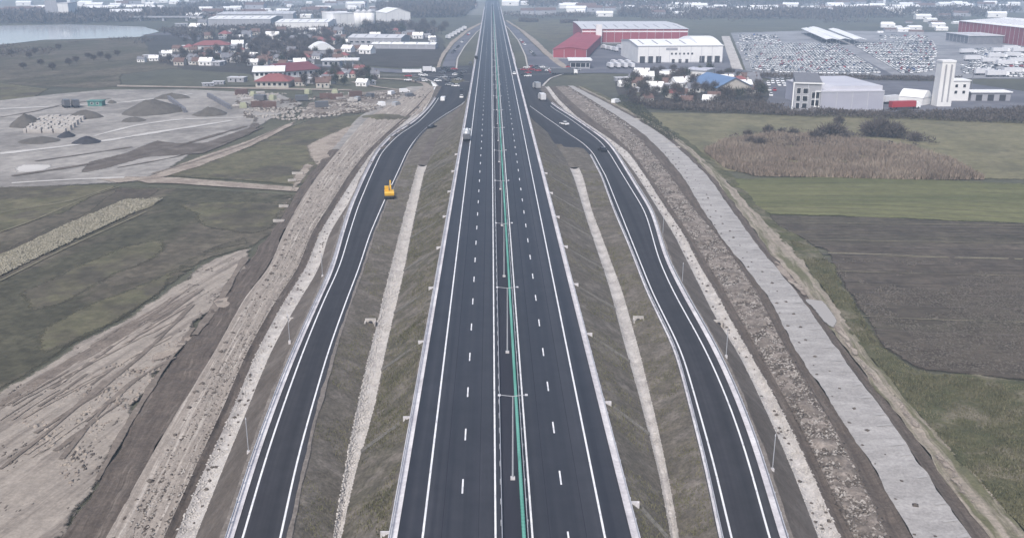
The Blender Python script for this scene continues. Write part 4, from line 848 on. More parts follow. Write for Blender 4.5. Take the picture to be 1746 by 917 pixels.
# ------------------------------------------------------------------ buildings
def inside(poly, x, y):
    r = False; j = len(poly)-1
    for i in range(len(poly)):
        if (poly[i][1] > y) != (poly[j][1] > y) and x < (poly[j][0]-poly[i][0])*(y-poly[i][1])/(poly[j][1]-poly[i][1])+poly[i][0]: r = not r
        j = i
    return r
def building(name, label, cat, a, b, depth, h, roof='gable', rh=2.0, wm='white_wall', rm='grey_roof', windows=(), doors=(), over=.35, group=None, ridge='x', frame='white_roof', loc=None, width=None, rz=0, band=None, left=()):
    if loc is None:
        A, B = P(*a), P(*b); w_ = float(np.linalg.norm((B-A)[:2])); rz = math.atan2(B[1]-A[1], B[0]-A[0]); loc = (A+B)/2; loc[2] = ZG-.1
    else: w_ = width
    r = tag(empty(name, loc, rz), label, cat, group); d = depth; x = w_/2
    wl_ = MB().box(-x, x, 0, d, -.3, h)
    if roof == 'gable':
        if ridge == 'x':
            wl_.prismx([(0, h), (d, h), (d/2, h+rh)], -x, x)
            t = .22; o = over; k = rh/(d/2)
            rf = MB().prismx([(-o, h-o*k), (d/2, h+rh), (d/2, h+rh+t), (-o, h-o*k+t)], -x-o, x+o).prismx([(d/2, h+rh), (d+o, h-o*k), (d+o, h-o*k+t), (d/2, h+rh+t)], -x-o, x+o)
        else:
            wl_.prism([(-x, h), (x, h), (0, h+rh)], 0, d)
            t = .22; o = over; k = rh/x
            rf = MB().prism([(-x-o, h-o*k), (0, h+rh), (0, h+rh+t), (-x-o, h-o*k+t)], -o, d+o).prism([(0, h+rh), (x+o, h-o*k), (x+o, h-o*k+t), (0, h+rh+t)], -o, d+o)
    elif roof == 'hip':
        i = min(x, d/2)*.75; rf = MB().frus(-x-over, x+over, -over, d+over, h+.003, -x+i, x-i, d/2-.2, d/2+.2, h+rh)
    elif roof == 'arch':
        n = 10; pts = [(-x-over+(2*x+2*over)*i_/n, h+rh*math.sin(math.pi*i_/n)+.003) for i_ in range(n+1)]; rf = MB().prism(pts, -over, d+over)
    elif roof == 'archx':
        n = 10; pts = [(-over+(d+2*over)*i_/n, h+rh*math.sin(math.pi*i_/n)+.003) for i_ in range(n+1)]; rf = MB().prismx(pts, -x-over, x+over)
    else:
        rf = MB().box(-x-over, x+over, -over, d+over, h+.003, h+max(.3, rh))
    wl_.build('wall', M[wm], r); rf.build('roof', M[rm], r)
    if w_*d > 700 and roof in ('gable', 'flat') and ridge == 'x':
        k = max(4, int(w_/9)); sl = rh/(d/2) if roof == 'gable' else 0
        for i_ in range(k):
            cx = -x+w_*(i_+.5)/k; zt = lambda y_: (h+sl*y_+.225 if roof == 'gable' else h+max(.3, rh)+.003)
            y0_, y1_ = d*.10, d*.40
            MB().add([(cx-.5, y0_, zt(y0_)), (cx+.5, y0_, zt(y0_)), (cx+.5, y1_, zt(y1_)), (cx-.5, y1_, zt(y1_)), (cx-.5, y0_, zt(y0_)+.18), (cx+.5, y0_, zt(y0_)+.18), (cx+.5, y1_, zt(y1_)+.18), (cx-.5, y1_, zt(y1_)+.18)], [(0,3,2,1),(4,5,6,7),(0,1,5,4),(1,2,6,5),(2,3,7,6),(3,0,4,7)]).build('skylight', M['grey_wall'], r)
    if w_*d > 350:
        MB().box(-x-.09, x+.09, -.09, 0, -.3, .7).build('plinth', M['grey_wall'], r)
        for i_ in range(max(2, int(w_/7))+1):
            cx = -x+w_*i_/max(2, int(w_/7)); MB().box(cx-.12, cx+.12, -.14, -.0, .7, h-.2).build('downpipe', M['galv'], r)
    if band: MB().box(-x-.06, x+.06, -.06, .0, band[0], band[1]).build('band', M[band[2]], r)
    for (u, zc, ww, hh) in windows:
        cx = -x+u*w_; f = MB().box(cx-ww/2-.12, cx+ww/2+.12, -.07, .0, zc-hh/2-.12, zc+hh/2+.12).build('window', M[frame], r)
        MB().box(cx-ww/2, cx+ww/2, -.10, -.07, zc-hh/2, zc+hh/2).build('pane', GL, f)
    for (u, ww, hh) in doors:
        cx = -x+u*w_; MB().box(cx-ww/2, cx+ww/2, -.12, .0, 0, hh).build('door', M['dock'], r)
    for (u, zc, ww, hh) in left:
        cy_ = d*(1-u); f = MB().box(-x-.07, -x, cy_-ww/2-.12, cy_+ww/2+.12, zc-hh/2-.12, zc+hh/2+.12).build('window', M[frame], r)
        MB().box(-x-.10, -x-.07, cy_-ww/2, cy_+ww/2, zc-hh/2, zc+hh/2).build('pane', GL, f)
    return r
# big red warehouse
rw = building('warehouse', 'huge red warehouse with pale roof and white band behind the white depot', 'warehouse', (992,74), (1172,74), 126, 12, 'gable', 1, 'red_clad', 'pale_roof', band=(9.4, 10.4, 'white_roof'), over=.6)
MB().box(-34, -29, -5, .2, 0, 16).build('stair_tower', M['white_wall'], rw)
building('warehouse_wing', 'lower red wing with sloping red front beside the huge red warehouse', 'warehouse', None, None, 190, 6.5, 'gable', 1.5, 'red_clad', 'red_clad', over=.4, ridge='y', loc=(56, 690, ZG-.1), width=24, rz=-.18)
# white depot
wd_ = building('depot', 'white depot with dark loading docks and a row of small windows', 'depot', (1087,108), (1231,107), 62, 11.5, 'gable', 2.2, 'white_wall', 'white_roof',
         windows=[(.40+.048*i, 6.2, 1.3, 1.3) for i in range(6)], doors=[(.055,3.6,4.6),(.15,3.6,4.6),(.245,3.6,4.6),(.76,3.6,4.6),(.85,3.6,4.6),(.94,3.6,4.6),(.42,2,2.6),(.5,2,2.6),(.58,2,2.6)], over=.5)
MB().prismx([(0+62*i/10, 11.6+4.2*math.sin(math.pi*i/10)) for i in range(11)], 13, 29.2).build('arched_roof', M['white_roof'], wd_)
MB().box(-10, -2, -.14, 0, 8.6, 10.2).build('sign_board', M['grey_wall'], wd_)
building('gatehouse', 'low building with flat white roof and dark glass front by the crossing road', 'building', (972,117), (1006,117), 14, 5, 'flat', .8, 'grey_wall', 'white_roof', windows=[(.15,2.2,3,2.6),(.4,2.2,3,2.6),(.65,2.2,3,2.6),(.88,2.2,2,2.6)], over=1.2)
# industrial building with glazed facade
ib = building('factory_hall', 'pale blue-grey factory hall with blank cladding wall facing the meadow', 'factory', (1398,190), (1504,189), 46, 8.6, 'flat', .5, 'blue_grey', 'blue_grey_roof', over=.15)
MB().prism([(-14, 9.1), (-8, 11), (14.3, 11), (14.3, 9.1)], 2, 44).build('raised_roof', M['blue_grey_roof'], ib)
of = building('office_block', 'dark glazed office block with white frames joined to the blue-grey hall', 'office', (1353,188), (1397,189.5), 46, 12, 'flat', .6, 'grey_wall', 'grey_roof', windows=[(.14,2.2,1.6,2.4),(.14,5.4,1.6,2.4),(.14,8.8,1.6,2.4)]+[(.42,z,2.4,2.2) for z in (2.2,5.4,8.8)]+[(.8,z,3.2,2.6) for z in (3.6,7.0)], over=.25, frame='white_roof')
MB().box(3.1, 6.6, -.5, -.13, 1.8, 2.2).build('frame_bar', M['white_roof'], of); MB().box(3.1, 6.6, -.5, -.13, 8.6, 9.0).build('frame_bar', M['white_roof'], of)
MB().box(3.1, 3.5, -.5, -.13, 2.2, 8.6).build('frame_bar', M['white_roof'], of); MB().box(6.2, 6.6, -.5, -.13, 2.2, 8.6).build('frame_bar', M['white_roof'], of)
MB().box(-6.6, -6.0, -.5, -.13, 0, 12.6).build('frame_bar', M['white_roof'], of); MB().box(-6.0, 6.7, -.5, -.13, 12.0, 12.6).build('frame_bar', M['white_roof'], of)
# tower and white plant
tw = tag(empty('tower', P(1604, 180)), 'tall white narrow tower of the concrete plant', 'tower')
MB().frus(-3.4, 3.4, -3, 3, -.2, -3.1, 3.1, -2.7, 2.7, 20).build('shaft', M['white_wall'], tw)
for x in (-1.2, 1.4): MB().box(x-.35, x+.35, -3.12, -2.86, 2, 19).build('slot', M['grey_wall'], tw)
MB().box(-3.3, 3.3, -2.9, 2.9, 20.003, 20.9).build('cap', M['white_roof'], tw)
building('plant_house', 'white cubic plant house with four dark windows beside the tall tower', 'building', (1618,172), (1650,172), 9, 9.5, 'flat', .5, 'white_wall', 'white_roof', windows=[(.3,4.2,1.3,1.4),(.72,4.2,1.3,1.4),(.3,7.2,1.3,1.4),(.72,7.2,1.3,1.4)])
building('shed', 'long low white shed on the far side of the plant house', 'shed', (1655,172), (1722,172), 8, 4, 'flat', .5, 'grey_wall', 'white_roof', doors=[(.2,3,3),(.5,3,3),(.8,3,3)], over=.6)
building('shed', 'squat white shed with rounded roof between the factory hall and the tower', 'shed', (1532,176), (1572,180), 9, 3.5, 'archx', 3.2, 'white_wall', 'white_roof', over=.2)
lorry(1542, 186, -1.35, 'red lorry with white cab parked beside the factory hall', boxm='c_red', L=15)
lorry(1520, 176, -1.1, 'white lorry parked behind the red lorry beside the factory hall', L=12)
ma = tag(empty('mast', P(1655, 160)), 'thin dark mast beside the plant house', 'mast'); MB().tube((0,0,-.3),(0,0,15),.25,.12,8).build('pole', M['grey_roof'], ma); MB().box(-.5,.5,-.5,.5,-.4,.4).build('base', M['concrete'], ma)
building('warehouse', 'long red warehouse with white roof beyond the far parking lot', 'warehouse', (1632,64), (1800,88), 90, 15, 'gable', 3, 'red_clad', 'white_roof', over=.6)
building('canopy_hall', 'dark low hall with pale roof before the far red warehouse', 'hall', (1612,70), (1650,76), 30, 7, 'flat', .6, 'grey_roof', 'pale_roof', over=.6)
# long white canopies in the lot
for (a, b, nm) in (((1374,57),(1418,77),'nearest the access lane'), ((1386,55),(1440,77),'in the middle of the three'), ((1420,58),(1466,77),'farthest from the white depot')):
    A, B = P(*a), P(*b); L = np.linalg.norm(B-A); rz = math.atan2(B[1]-A[1], B[0]-A[0]); c_ = tag(empty('canopy', (A+B)/2, rz), 'long white canopy over the parking lot, %s' % nm, 'canopy')
    MB().prismx([(-5,4.4),(0,5.4),(5,4.4),(5,4.65),(0,5.65),(-5,4.65)], -L/2, L/2).build('roof', M['white_roof'], c_)
    for k in range(6):
        for s in (-1, 1): MB().tube((-L/2+2+(L-4)*k/5, s*4, -.2), (-L/2+2+(L-4)*k/5, s*4, 4.6), .15, .15, 6).build('post', M['galv'], c_)
# left town
building('restaurant', 'building with a broad pink-red hipped roof by the street', 'building', (436,149), (492,149), 16, 3.2, 'hip', 3.4, 'cream_wall', 'red_roof', windows=[(.1+.16*i,1.7,1.6,1.6) for i in range(6)], over=1.0)
building('market_hall', 'hall with white pitched roof behind the pink-red roofed building', 'hall', (434,138), (484,137), 22, 5.2, 'gable', 2, 'white_wall', 'white_roof', windows=[(.1+.16*i,3.6,1.6,1.6) for i in range(6)], over=1.0)
building('market_hall', 'hall with a dark red pitched roof beside the white roofed hall', 'hall', (488,136), (545,131), 26, 4.8, 'gable', 3.2, 'white_wall', 'dark_red_roof', windows=[(.1+.16*i,3,1.6,1.6) for i in range(6)], over=.8)
cn = tag(empty('fuel_canopy', P(596, 118), .02), 'white flat fuel station canopy on grey columns', 'canopy')
MB().box(-6.5, 6.5, -3.5, 3.5, 5.6, 6.8).build('roof', M['white_roof'], cn)
for x in (-2.5, 2.5):
    for y in (-1.5, 1.5): MB().box(x-.4, x+.4, y-.3, y+.3, -.2, 5.597).build('column', M['galv'], cn)
building('fuel_shop', 'low white flat-roofed shop beside the fuel canopy', 'shop', (550,113), (579,113), 12, 3.6, 'flat', .7, 'grey_wall', 'white_roof', windows=[(.2,1.8,2,1.8),(.5,1.8,2,1.8),(.8,1.8,2,1.8)], over=.8)
building('round_tent', 'pale domed tent hall among the dark trees', 'tent', (528,94), (573,93), 22, 3.5, 'arch', 5, 'grey_wall', 'white_roof', over=.3)
building('long_hall', 'long pale hall with white flat roof near the dark field', 'hall', (594,78), (684,79), 30, 6.5, 'gable', 2, 'grey_wall', 'pale_roof', windows=[(.06+.11*i,3.2,3,1.6) for i in range(9)])
building('long_hall', 'low long white shed along the edge of the dark field', 'hall', (634,83), (742,84), 14, 3.5, 'gable', 1.2, 'grey_wall', 'white_roof')
building('long_hall', 'very long white-roofed factory hall behind the town', 'hall', (356,47), (462,47), 60, 9, 'gable', 2, 'grey_wall', 'white_roof')
building('long_hall', 'white-roofed factory hall with pale front behind the domed tent', 'hall', (470,52), (560,52), 60, 8, 'gable', 2, 'white_wall', 'white_roof')
building('long_hall', 'pale factory hall farther off behind the white-roofed halls', 'hall', (370,38), (500,37), 70, 9, 'flat', .6, 'grey_wall', 'pale_roof')
building('factory', 'tall pale factory block beside round silos behind the town', 'factory', (570,48), (604,47), 40, 15, 'flat', .8, 'white_wall', 'white_roof')
for i, px in enumerate((612, 622, 632)):
    s_ = tag(empty('silo', P(px, 49)), 'pale round silo beside the tall factory block', 'silo', 'silos beside the factory block')
    MB().tube((0,0,-.3),(0,0,17),5,5,14).build('drum', M['white_wall'], s_, True); MB().tube((0,0,17.003),(0,0,20),5.2,.5,14).build('roof', M['pale_roof'], s_, True)
building('factory', 'pale gabled factory hall near the dark wood', 'factory', (660,42), (700,41), 40, 13, 'gable', 5, 'white_wall', 'white_roof', ridge='y')
building('villa', 'large white villa with red hipped roof and a row of dark windows', 'house', (330,89), (391,88), 20, 5, 'hip', 3, 'white_wall', 'red_roof', windows=[(.1+.16*i,2.6,1.8,2.0) for i in range(6)], over=.8)
building('plant_tower', 'pale square factory tower beyond the lake', 'tower', (80,34), (100,34), 30, 26, 'flat', 1, 'grey_wall', 'pale_roof')
building('plant_tower', 'lower pale factory block beyond the lake', 'factory', (101,34), (119,34), 26, 20, 'flat', 1, 'white_wall', 'pale_roof')
building('long_hall', 'white shore hall at the far edge of the lake', 'hall', (190,32), (245,31), 40, 8, 'gable', 3, 'grey_wall', 'white_roof')
bw = tag(empty('lake_bridge', P(170, 36)), 'long dark causeway bridge along the far side of the lake', 'bridge')
MB().box(-220, 130, -4, 4, 4.0, 5.6).build('deck', M['grey_wall'], bw)
for i in range(12): MB().box(-210+i*29-1.5, -210+i*29+1.5, -3, 3, -.5, 3.997).build('pier', M['grey_wall'], bw)
# village houses: prototypes copied to their places
fg_ = 0
def house_proto(wm, rm, kind, label, grp, w_=9, d=8, h=3.4, rh=3.0):
    r = building('house', label, 'house', None, None, d, h, kind, rh, wm, rm, windows=[(.2,1.8,1.3,1.3),(.8,1.8,1.3,1.3)], doors=[(.5,1.1,2.2)], group=grp, loc=(0, 0, ZG-.1), width=w_); ch_ = MB().box(1.5, 2.1, d/2-1.2, d/2-.6, h+.8, h+rh+.9).build('chimney', M['brown_roof'], r)
    return r
HP = [house_proto('white_wall', 'grey_roof', 'gable', 'white house with grey gabled roof among the town gardens', 'grey-roofed white houses'),
      house_proto('cream_wall', 'red_roof', 'hip', 'cream house with red hipped roof among the town gardens', 'red-roofed cream houses', 10, 10),
      house_proto('white_wall', 'white_roof', 'gable', 'white house with bright pale metal roof among the town gardens', 'pale-roofed white houses', 11, 8),
      house_proto('cream_wall', 'brown_roof', 'gable', 'cream house with brown tiled roof among the town gardens', 'brown-roofed cream houses'),
      house_proto('grey_wall', 'pale_roof', 'flat', 'low grey outbuilding with pale flat roof in the town', 'flat-roofed outbuildings', 12, 7, 3, .4)]
used = [False]*len(HP)
def zone(px, py):
    if px > 1000: return 'beside the blue-roofed hall'
    if py < 70: return 'in front of the long white factory halls'
    if px < 345: return 'on the lake side of the white villa'
    if py > 119: return 'between the street and the crossing road'
    return 'around the fuel station and domed tent'
KIND = ['white house with grey gabled roof', 'cream house with red hipped roof', 'white house with bright metal roof', 'cream house with brown tiled roof', 'low grey outbuilding with pale flat roof']
def place_house(px, py, k, s=1.0, rz=None):
    o = HP[k] if not used[k] else copy_tree(HP[k]); used[k] = True
    s *= .72
    tag(o, KIND[k]+' '+zone(px, py), 'house' if k < 4 else 'outbuilding', KIND[k]+'s '+zone(px, py))
    o.location = tuple(P(px, py)-np.array([0, 0, .1])); o.rotation_euler = (0, 0, random.uniform(-.5, .5) if rz is None else rz); o.scale = (s, s, s)
HL = [(405,81,2,1.2),(463,68,2,1.5),(390,106,0,1.3),(412,105,4,1.4),(430,112,2,.9),(424,104,0,.9),(446,108,3,1),(498,70,0,1),(536,99,0,1),(512,112,2,1),(561,76,1,1.4),(545,74,1,1.1),(590,89,2,1.1),(622,92,2,1.3),(612,88,3,1),
      (455,100,3,1),(472,104,0,.9),(484,110,4,1),(350,104,3,1.1),(365,112,4,1),(330,110,0,1),(300,88,3,1),(312,84,4,1.1),(285,96,2,.9),(262,104,2,.8),(254,100,4,1),(240,106,0,.8),(576,104,3,1),(520,104,1,1),(500,97,3,1),
      (420,64,0,1.3),(436,60,3,1.3),(380,64,1,1.3),(396,60,4,1.4),(356,66,3,1.2),(520,64,4,1.5),(538,60,2,1.4),(556,60,3,1.4),(576,58,0,1.4),(640,66,2,1.2),(700,62,0,1.2),(712,66,2,1.2),(724,64,4,1.2),(480,58,3,1.4),(330,52,2,1.5),(310,46,4,1.5),(345,44,0,1.5),
      (620,128,3,.9),(600,126,4,1.2),(575,132,4,1.3),(560,138,4,1),(640,132,0,.8),(530,142,4,1.1),(512,146,3,.9),(372,144,4,.7),(356,147,4,.7),(402,140,4,1.1),
      (1093,132,2,1.1),(1102,138,2,1.1),(1080,140,0,.9),(1137,138,2,1.1),(1150,142,3,1),(1115,157,2,1.1),(1098,148,0,1),(1128,148,3,1),(1166,150,2,1.2),(1184,158,0,1),(1210,178,2,.9),(1060,138,4,.8),(1065,148,2,.7),(1160,168,3,1),(1250,150,1,1.2),(1264,148,1,1.2),(1240,144,2,1.1),(1272,152,2,1.0),(1225,140,4,1.2),(1145,128,4,1.1),(1290,146,0,1.1)]
for pl_, n_ in (([(270,92),(440,70),(600,66),(610,112),(560,112),(440,116),(290,112)], 62), ([(300,62),(440,52),(560,54),(740,58),(740,74),(600,78),(440,72)], 46), ([(500,120),(620,120),(660,146),(560,150),(490,150)], 16), ([(1060,134),(1150,126),(1300,140),(1310,170),(1200,180),(1080,176)], 30)):
    rr = 0
    while rr < n_:
        x_, y_ = random.uniform(min(p_[0] for p_ in pl_), max(p_[0] for p_ in pl_)), random.uniform(50, 180)
        if inside(pl_, x_, y_) and not (425 < x_ < 550 and 120 < y_ < 150): HL.append((x_, y_, random.choice((0, 0, 1, 3, 3, 4, 4, 2)), random.uniform(.7, 1.1))); rr += 1
for px, py, k, s in HL: place_house(px, py, k, s)
building('blue_hall', 'hall with a long bright blue pitched roof among the right-hand gardens', 'hall', (1176,152), (1222,163), 20, 4, 'gable', 4.5, 'cream_wall', 'blue_roof', over=.6)
building('blue_hall', 'small hall with pale blue flat roof behind the long blue roof', 'hall', (1168,134), (1203,136), 14, 5, 'flat', .6, 'white_wall', 'blue_grey_roof', over=.6)
# far scattered town on the horizon
fp = building('far_house', 'tiny pale building scattered on the hazy plain far behind', 'building', None, None, 14, 6, 'gable', 3, 'white_wall', 'white_roof', windows=[(.5,3,2,2)], group='pale buildings on the hazy plain', loc=(0,0,ZG), width=24)
fpos = [(1103,17),(1180,14),(1208,13),(1225,17),(1332,15),(1358,26),(1388,15),(1400,22),(1425,14),(1445,24),(1455,19),(1482,22),(1494,21),(1395,5),(1420,6),(1500,6),(1530,5),(1560,8),(1600,4),(1630,3),(1650,14),(1680,19),(1690,8),(870,10),(895,9),(900,4),(790,15),(800,14),(680,12),(685,22),(640,20),(600,16),(340,30),(362,28),(400,30),(20,22),(8,24),(300,3),(320,3),(1250,8),(1280,5),(1140,10),(1040,18),(990,22),(1575,33),(1590,38),(1610,30),(1550,40),(1640,28),(1700,30),(960,6),(1020,8),(720,6),(560,28),(500,26),(450,30),(250,20),(210,24),(160,14),(40,10)]
for pl_, n_ in (([(1000,30),(1746,22),(1746,1),(1000,3)], 120), ([(30,32),(640,32),(780,14),(760,1),(30,3)], 100), ([(880,26),(1000,26),(1000,2),(870,2)], 14), ([(1480,62),(1640,58),(1640,40),(1480,44)], 14)):
    rr = 0
    while rr < n_:
        x_, y_ = random.uniform(min(p_[0] for p_ in pl_), max(p_[0] for p_ in pl_)), random.uniform(1, 62)
        if inside(pl_, x_, y_): fpos.append((x_, y_)); rr += 1
GD = {}; WD = {q_.name.split('.')[0]: q_.data for q_ in fp.children if q_.name.split('.')[0] in ('wall', 'roof')}
def grey_data(ch_):
    nm_ = ch_.name.split('.')[0]
    if nm_ not in GD: GD[nm_] = WD[nm_].copy(); GD[nm_].materials[0] = M['grey_wall'] if nm_ == 'wall' else M['brown_roof']
    return GD[nm_]
fused = False
for px, py in fpos:
    o = fp if not fused else copy_tree(fp); fused = True
    gr_ = random.random() < .45
    for ch_ in o.children:
        nm_ = ch_.name.split('.')[0]
        if nm_ in ('wall', 'roof'): ch_.data = grey_data(ch_) if gr_ else WD[nm_]
    zn = 'past the lake' if px < 330 else 'past the factory halls of the town' if px < 835 else 'on the plain between motorway and red warehouse' if px < 1000 else 'past the huge red warehouse' if px < 1260 else 'past the big parking lot' if px < 1540 else 'past the long red warehouse'
    tag(o, 'tiny %s building in the haze ' % ('grey' if gr_ else 'white')+zn, 'building', 'hazy tiny %s buildings ' % ('grey' if gr_ else 'white')+zn); o.location = tuple(P(px, py)); o.rotation_euler = (0, 0, random.uniform(-.4, .4)); s = random.uniform(.4, 1.1)*(.5 if py > 34 else 1); o.scale = (s*1.2, s, s)

# ------------------------------------------------------------------ parked cars of the big lot
def car_mesh(bm, van=False):
    b, c, wh = car_parts(bm, van); m = MB(); m.add(b.v, b.f, 0); m.add(c.v, c.f, 1)
    for w_ in wh: m.add(w_.v, w_.f, 2)
    return m
protos = []
for bm, nm in (('c_white', 'white'), ('c_silver', 'silver'), ('c_grey', 'dark grey'), ('c_black', 'black'), ('c_red', 'red'), ('c_blue', 'blue')):
    m = car_mesh(bm); me = m.build('parked_car', [M[bm], GL, M['tyre']]); protos.append((me, nm))
pv = car_mesh('c_white', True).build('parked_van', [M['c_white'], GL, M['tyre']])
def lot(polypx, du, dv, ang=-.235, skip=.06, aisle=3):
    W = [tuple(P(x, y)[:2]) for x, y in polypx]; u = np.array([-math.sin(ang), math.cos(ang)]); v = np.array([math.cos(ang), math.sin(ang)])
    A = np.array(W); cu, cv = A @ u, A @ v; out = []
    nr = int((cu.max()-cu.min())/du)
    for i in range(nr):
        if i % aisle == aisle-1: continue
        for j in range(int((cv.max()-cv.min())/dv)):
            p = u*(cu.min()+i*du)+v*(cv.min()+j*dv)
            if random.random() > skip and inside(W, p[0], p[1]): out.append((p[0]+random.uniform(-.15, .15), p[1]+random.uniform(-.4, .4), ang+random.uniform(-.03, .03)+(math.pi if random.random() < .5 else 0)))
    return out
cars = lot([(1258,76),(1428,76),(1440,82),(1506,125),(1420,127),(1330,124),(1282,119)], 4.9, 2.35, aisle=9, skip=.02)
cars += lot([(1258,60),(1330,60),(1330,74),(1258,74)], 5.5, 2.8, aisle=2, skip=.4)
cars += lot([(1450,76),(1590,70),(1596,86),(1590,122),(1540,126),(1520,116)], 5.0, 2.5, aisle=5, skip=.06)
cars += lot([(1660,84),(1746,84),(1830,96),(1830,132),(1700,132),(1640,126),(1640,112),(1670,104)], 6.0, 3.0, aisle=3, skip=.35)
cars += lot([(1500,60),(1580,62),(1580,70),(1500,70)], 6, 3, aisle=2, skip=.3)
cars += lot([(1300,140),(1345,136),(1340,150),(1310,150)], 5.5, 2.8, aisle=2, skip=.1)
cars += lot([(1308,150),(1330,150),(1326,168),(1306,168)], 5.5, 2.8, aisle=2, skip=.2)
cars.sort(key=lambda c: c[1])
cw = [0]*40+[1]*8+[2]*2+[3]*2+[4]*2+[5]
pused = [False]*6
col_acc = {k: [] for k in range(6)}
for i, (x, y, a) in enumerate(cars):
    k = random.choice(cw)
    if i < 296:
        me, nm = protos[k]
        o = me if not pused[k] else me.copy()
        if pused[k]: C.objects.link(o)
        pused[k] = True
        o.location = (x, y, ZG-.08); o.rotation_euler = (0, 0, a); tag(o, '%s car parked in the packed rows of the big parking lot' % nm, 'car', '%s cars in the big parking lot' % nm)
    else: col_acc[k].append((x, y, a))
mats6 = [M['c_white'], M['c_silver'], M['c_grey'], M['c_black'], M['c_red'], M['c_blue'], GL]
Vs, Fs, Ms, base = [], [], [], 0
cm = car_mesh('c_white'); nv = 8*3+12; 
tri_f, tri_m = [], []
for f, mi in zip(cm.f, cm.m):
    if mi == 2: continue
    for q_ in range(1, len(f)-1): tri_f.append((f[0], f[q_], f[q_+1])); tri_m.append(mi)
TV = np.array(cm.v); TF = np.array(tri_f); TM = np.array(tri_m); keep = TF.max()+1; TV = TV[:keep]
for k, lst in col_acc.items():
    for (x, y, a) in lst:
        ca, sa = math.cos(a), math.sin(a); Vs.append(np.stack([TV[:, 0]*ca-TV[:, 1]*sa+x, TV[:, 0]*sa+TV[:, 1]*ca+y, TV[:, 2]+ZG-.08], 1)); Fs.append(TF+base); base += keep
        Ms.append(np.where(TM == 1, 6, k))
if Vs:
    o = stuff(quick_tris('parked_cars_far', np.concatenate(Vs), np.concatenate(Fs), mats6, None, np.concatenate(Ms))); o['label'] = 'far rows of parked cars filling the big parking lot'; o['category'] = 'cars'
# trucks and coaches on the farther lot, yards
first = True
lp = [(1690,108,-1.5,16),(1700,100,-1.5,14),(1716,112,-1.5,18),(1736,108,-1.5,16),(1728,98,-1.5,14),(1706,90,-1.5,13),(1724,86,-1.5,13),(1740,90,-1.5,13),(1660,104,-1.5,12),(1680,128,-1.5,14),(1700,131,-1.5,14),(1728,126,-1.5,14),(1650,92,-1.3,14)]
base_l = lorry(*lp[0][:3], 'long white trailer parked in the truck lot beyond the tower', L=14, group='white trailers in the truck lot')
for px, py, a, L in lp[1:]:
    c = copy_tree(base_l); c.location = tuple(P(px, py, ZG)); c.rotation_euler = (0, 0, a)
for i in range(7):
    c = copy_tree(base_l); c.location = tuple(P(1040+i*6, 116-(i % 2)*5, ZG)); c.rotation_euler = (0, 0, .1); c.scale = (.9, .8, .9); tag(c, 'white lorry parked nose-out in the yard beside the white depot', 'truck', 'lorries in the depot yard')
for i in range(7):
    c = copy_tree(base_l); c.location = tuple(P(1030+i*9, 84+(i % 3)*2, ZG)); c.rotation_euler = (0, 0, .2); c.scale = (.9, .8, .9); tag(c, 'white lorry parked along the red warehouse wall', 'truck', 'lorries along the red warehouse')
C.objects.unlink(pv)
for k_, (me_, nm_) in enumerate(protos):
    if not pused[k_]: C.objects.unlink(me_)

# ------------------------------------------------------------------ construction yard: heaps, block stacks, machines
def heap(pts_px, h, m, label, nm='soil_heap', wob=1.0):
    A, B = P(*pts_px[0]), P(*pts_px[1]); c = (A+B)/2; L = np.linalg.norm((B-A)[:2])/2; rz = math.atan2(B[1]-A[1], B[0]-A[0]); wd = pts_px[2]
    n, mm = 34, 9; V = [(0, 0, h)]; F = []
    for j in range(1, mm+1):
        r_ = j/mm
        for i in range(n):
            t = 2*math.pi*i/n; k = 1+.22*(fbm(np.cos(t)*3+c[0], np.sin(t)*3+c[1], 1.5, 3, 5)-.5)*2*r_
            z = h*(1-r_**1.4)*(.75+.5*float(fbm(r_*4*math.cos(t)+c[0], r_*4*math.sin(t), 1.2, 3, 9))) if j < mm else -.3
            V.append((L*r_*k*math.cos(t), wd*r_*k*math.sin(t), float(z)))
    for i in range(n): F.append((0, 1+i, 1+(i+1) % n))
    for j in range(mm-1):
        for i in range(n): a = 1+j*n+i; b = 1+j*n+(i+1) % n; F.append((a, a+n, b+n, b))
    o = mesh_obj(nm, V, F, M[m], None, True); o.location = (c[0], c[1], ZG-.05); o.rotation_euler = (0, 0, rz); return tag(o, label, 'heap')
M['heap'] = mat('dark_heap', (.088,.08,.072), (.125,.115,.103), .3, .95, bump=.2, bscale=1)
heap(((234,186),(292,194),15), 5.0, 'heap', 'largest dark soil heap beside the walled gravel bay')
heap(((330,197),(388,193),7), 3, 'heap', 'long low dark heap in front of the walled gravel bay')
heap(((262,168),(325,166),5), 2.6, 'heap', 'long dark heap along the back of the gravel bay')
heap(((18,214),(72,212),9), 4.5, 'heap', 'rounded dark heap beside the stacked concrete blocks')
heap(((108,202),(180,198),6), 3.2, 'heap', 'flat dark heap behind the stacked concrete blocks')
heap(((205,206),(250,205),5), 1.5, 'heap', 'thin dark patch heap on the pale gravel floor')
heap(((30,243),(104,238),7), 1.6, 'heap', 'low grey heap in front of the stacked concrete blocks')
heap(((120,245),(175,241),4), 2.2, 'dock', 'jagged black heap of waste in front of the concrete blocks')
heap(((100,235),(128,230),3), 2.0, 'dock', 'small black heap next to the jagged waste heap')
heap(((620,205),(690,196),12), 1.2, 'dull_green', 'grassy mound beside the gravel apron of the ramp', 'grass_mound')
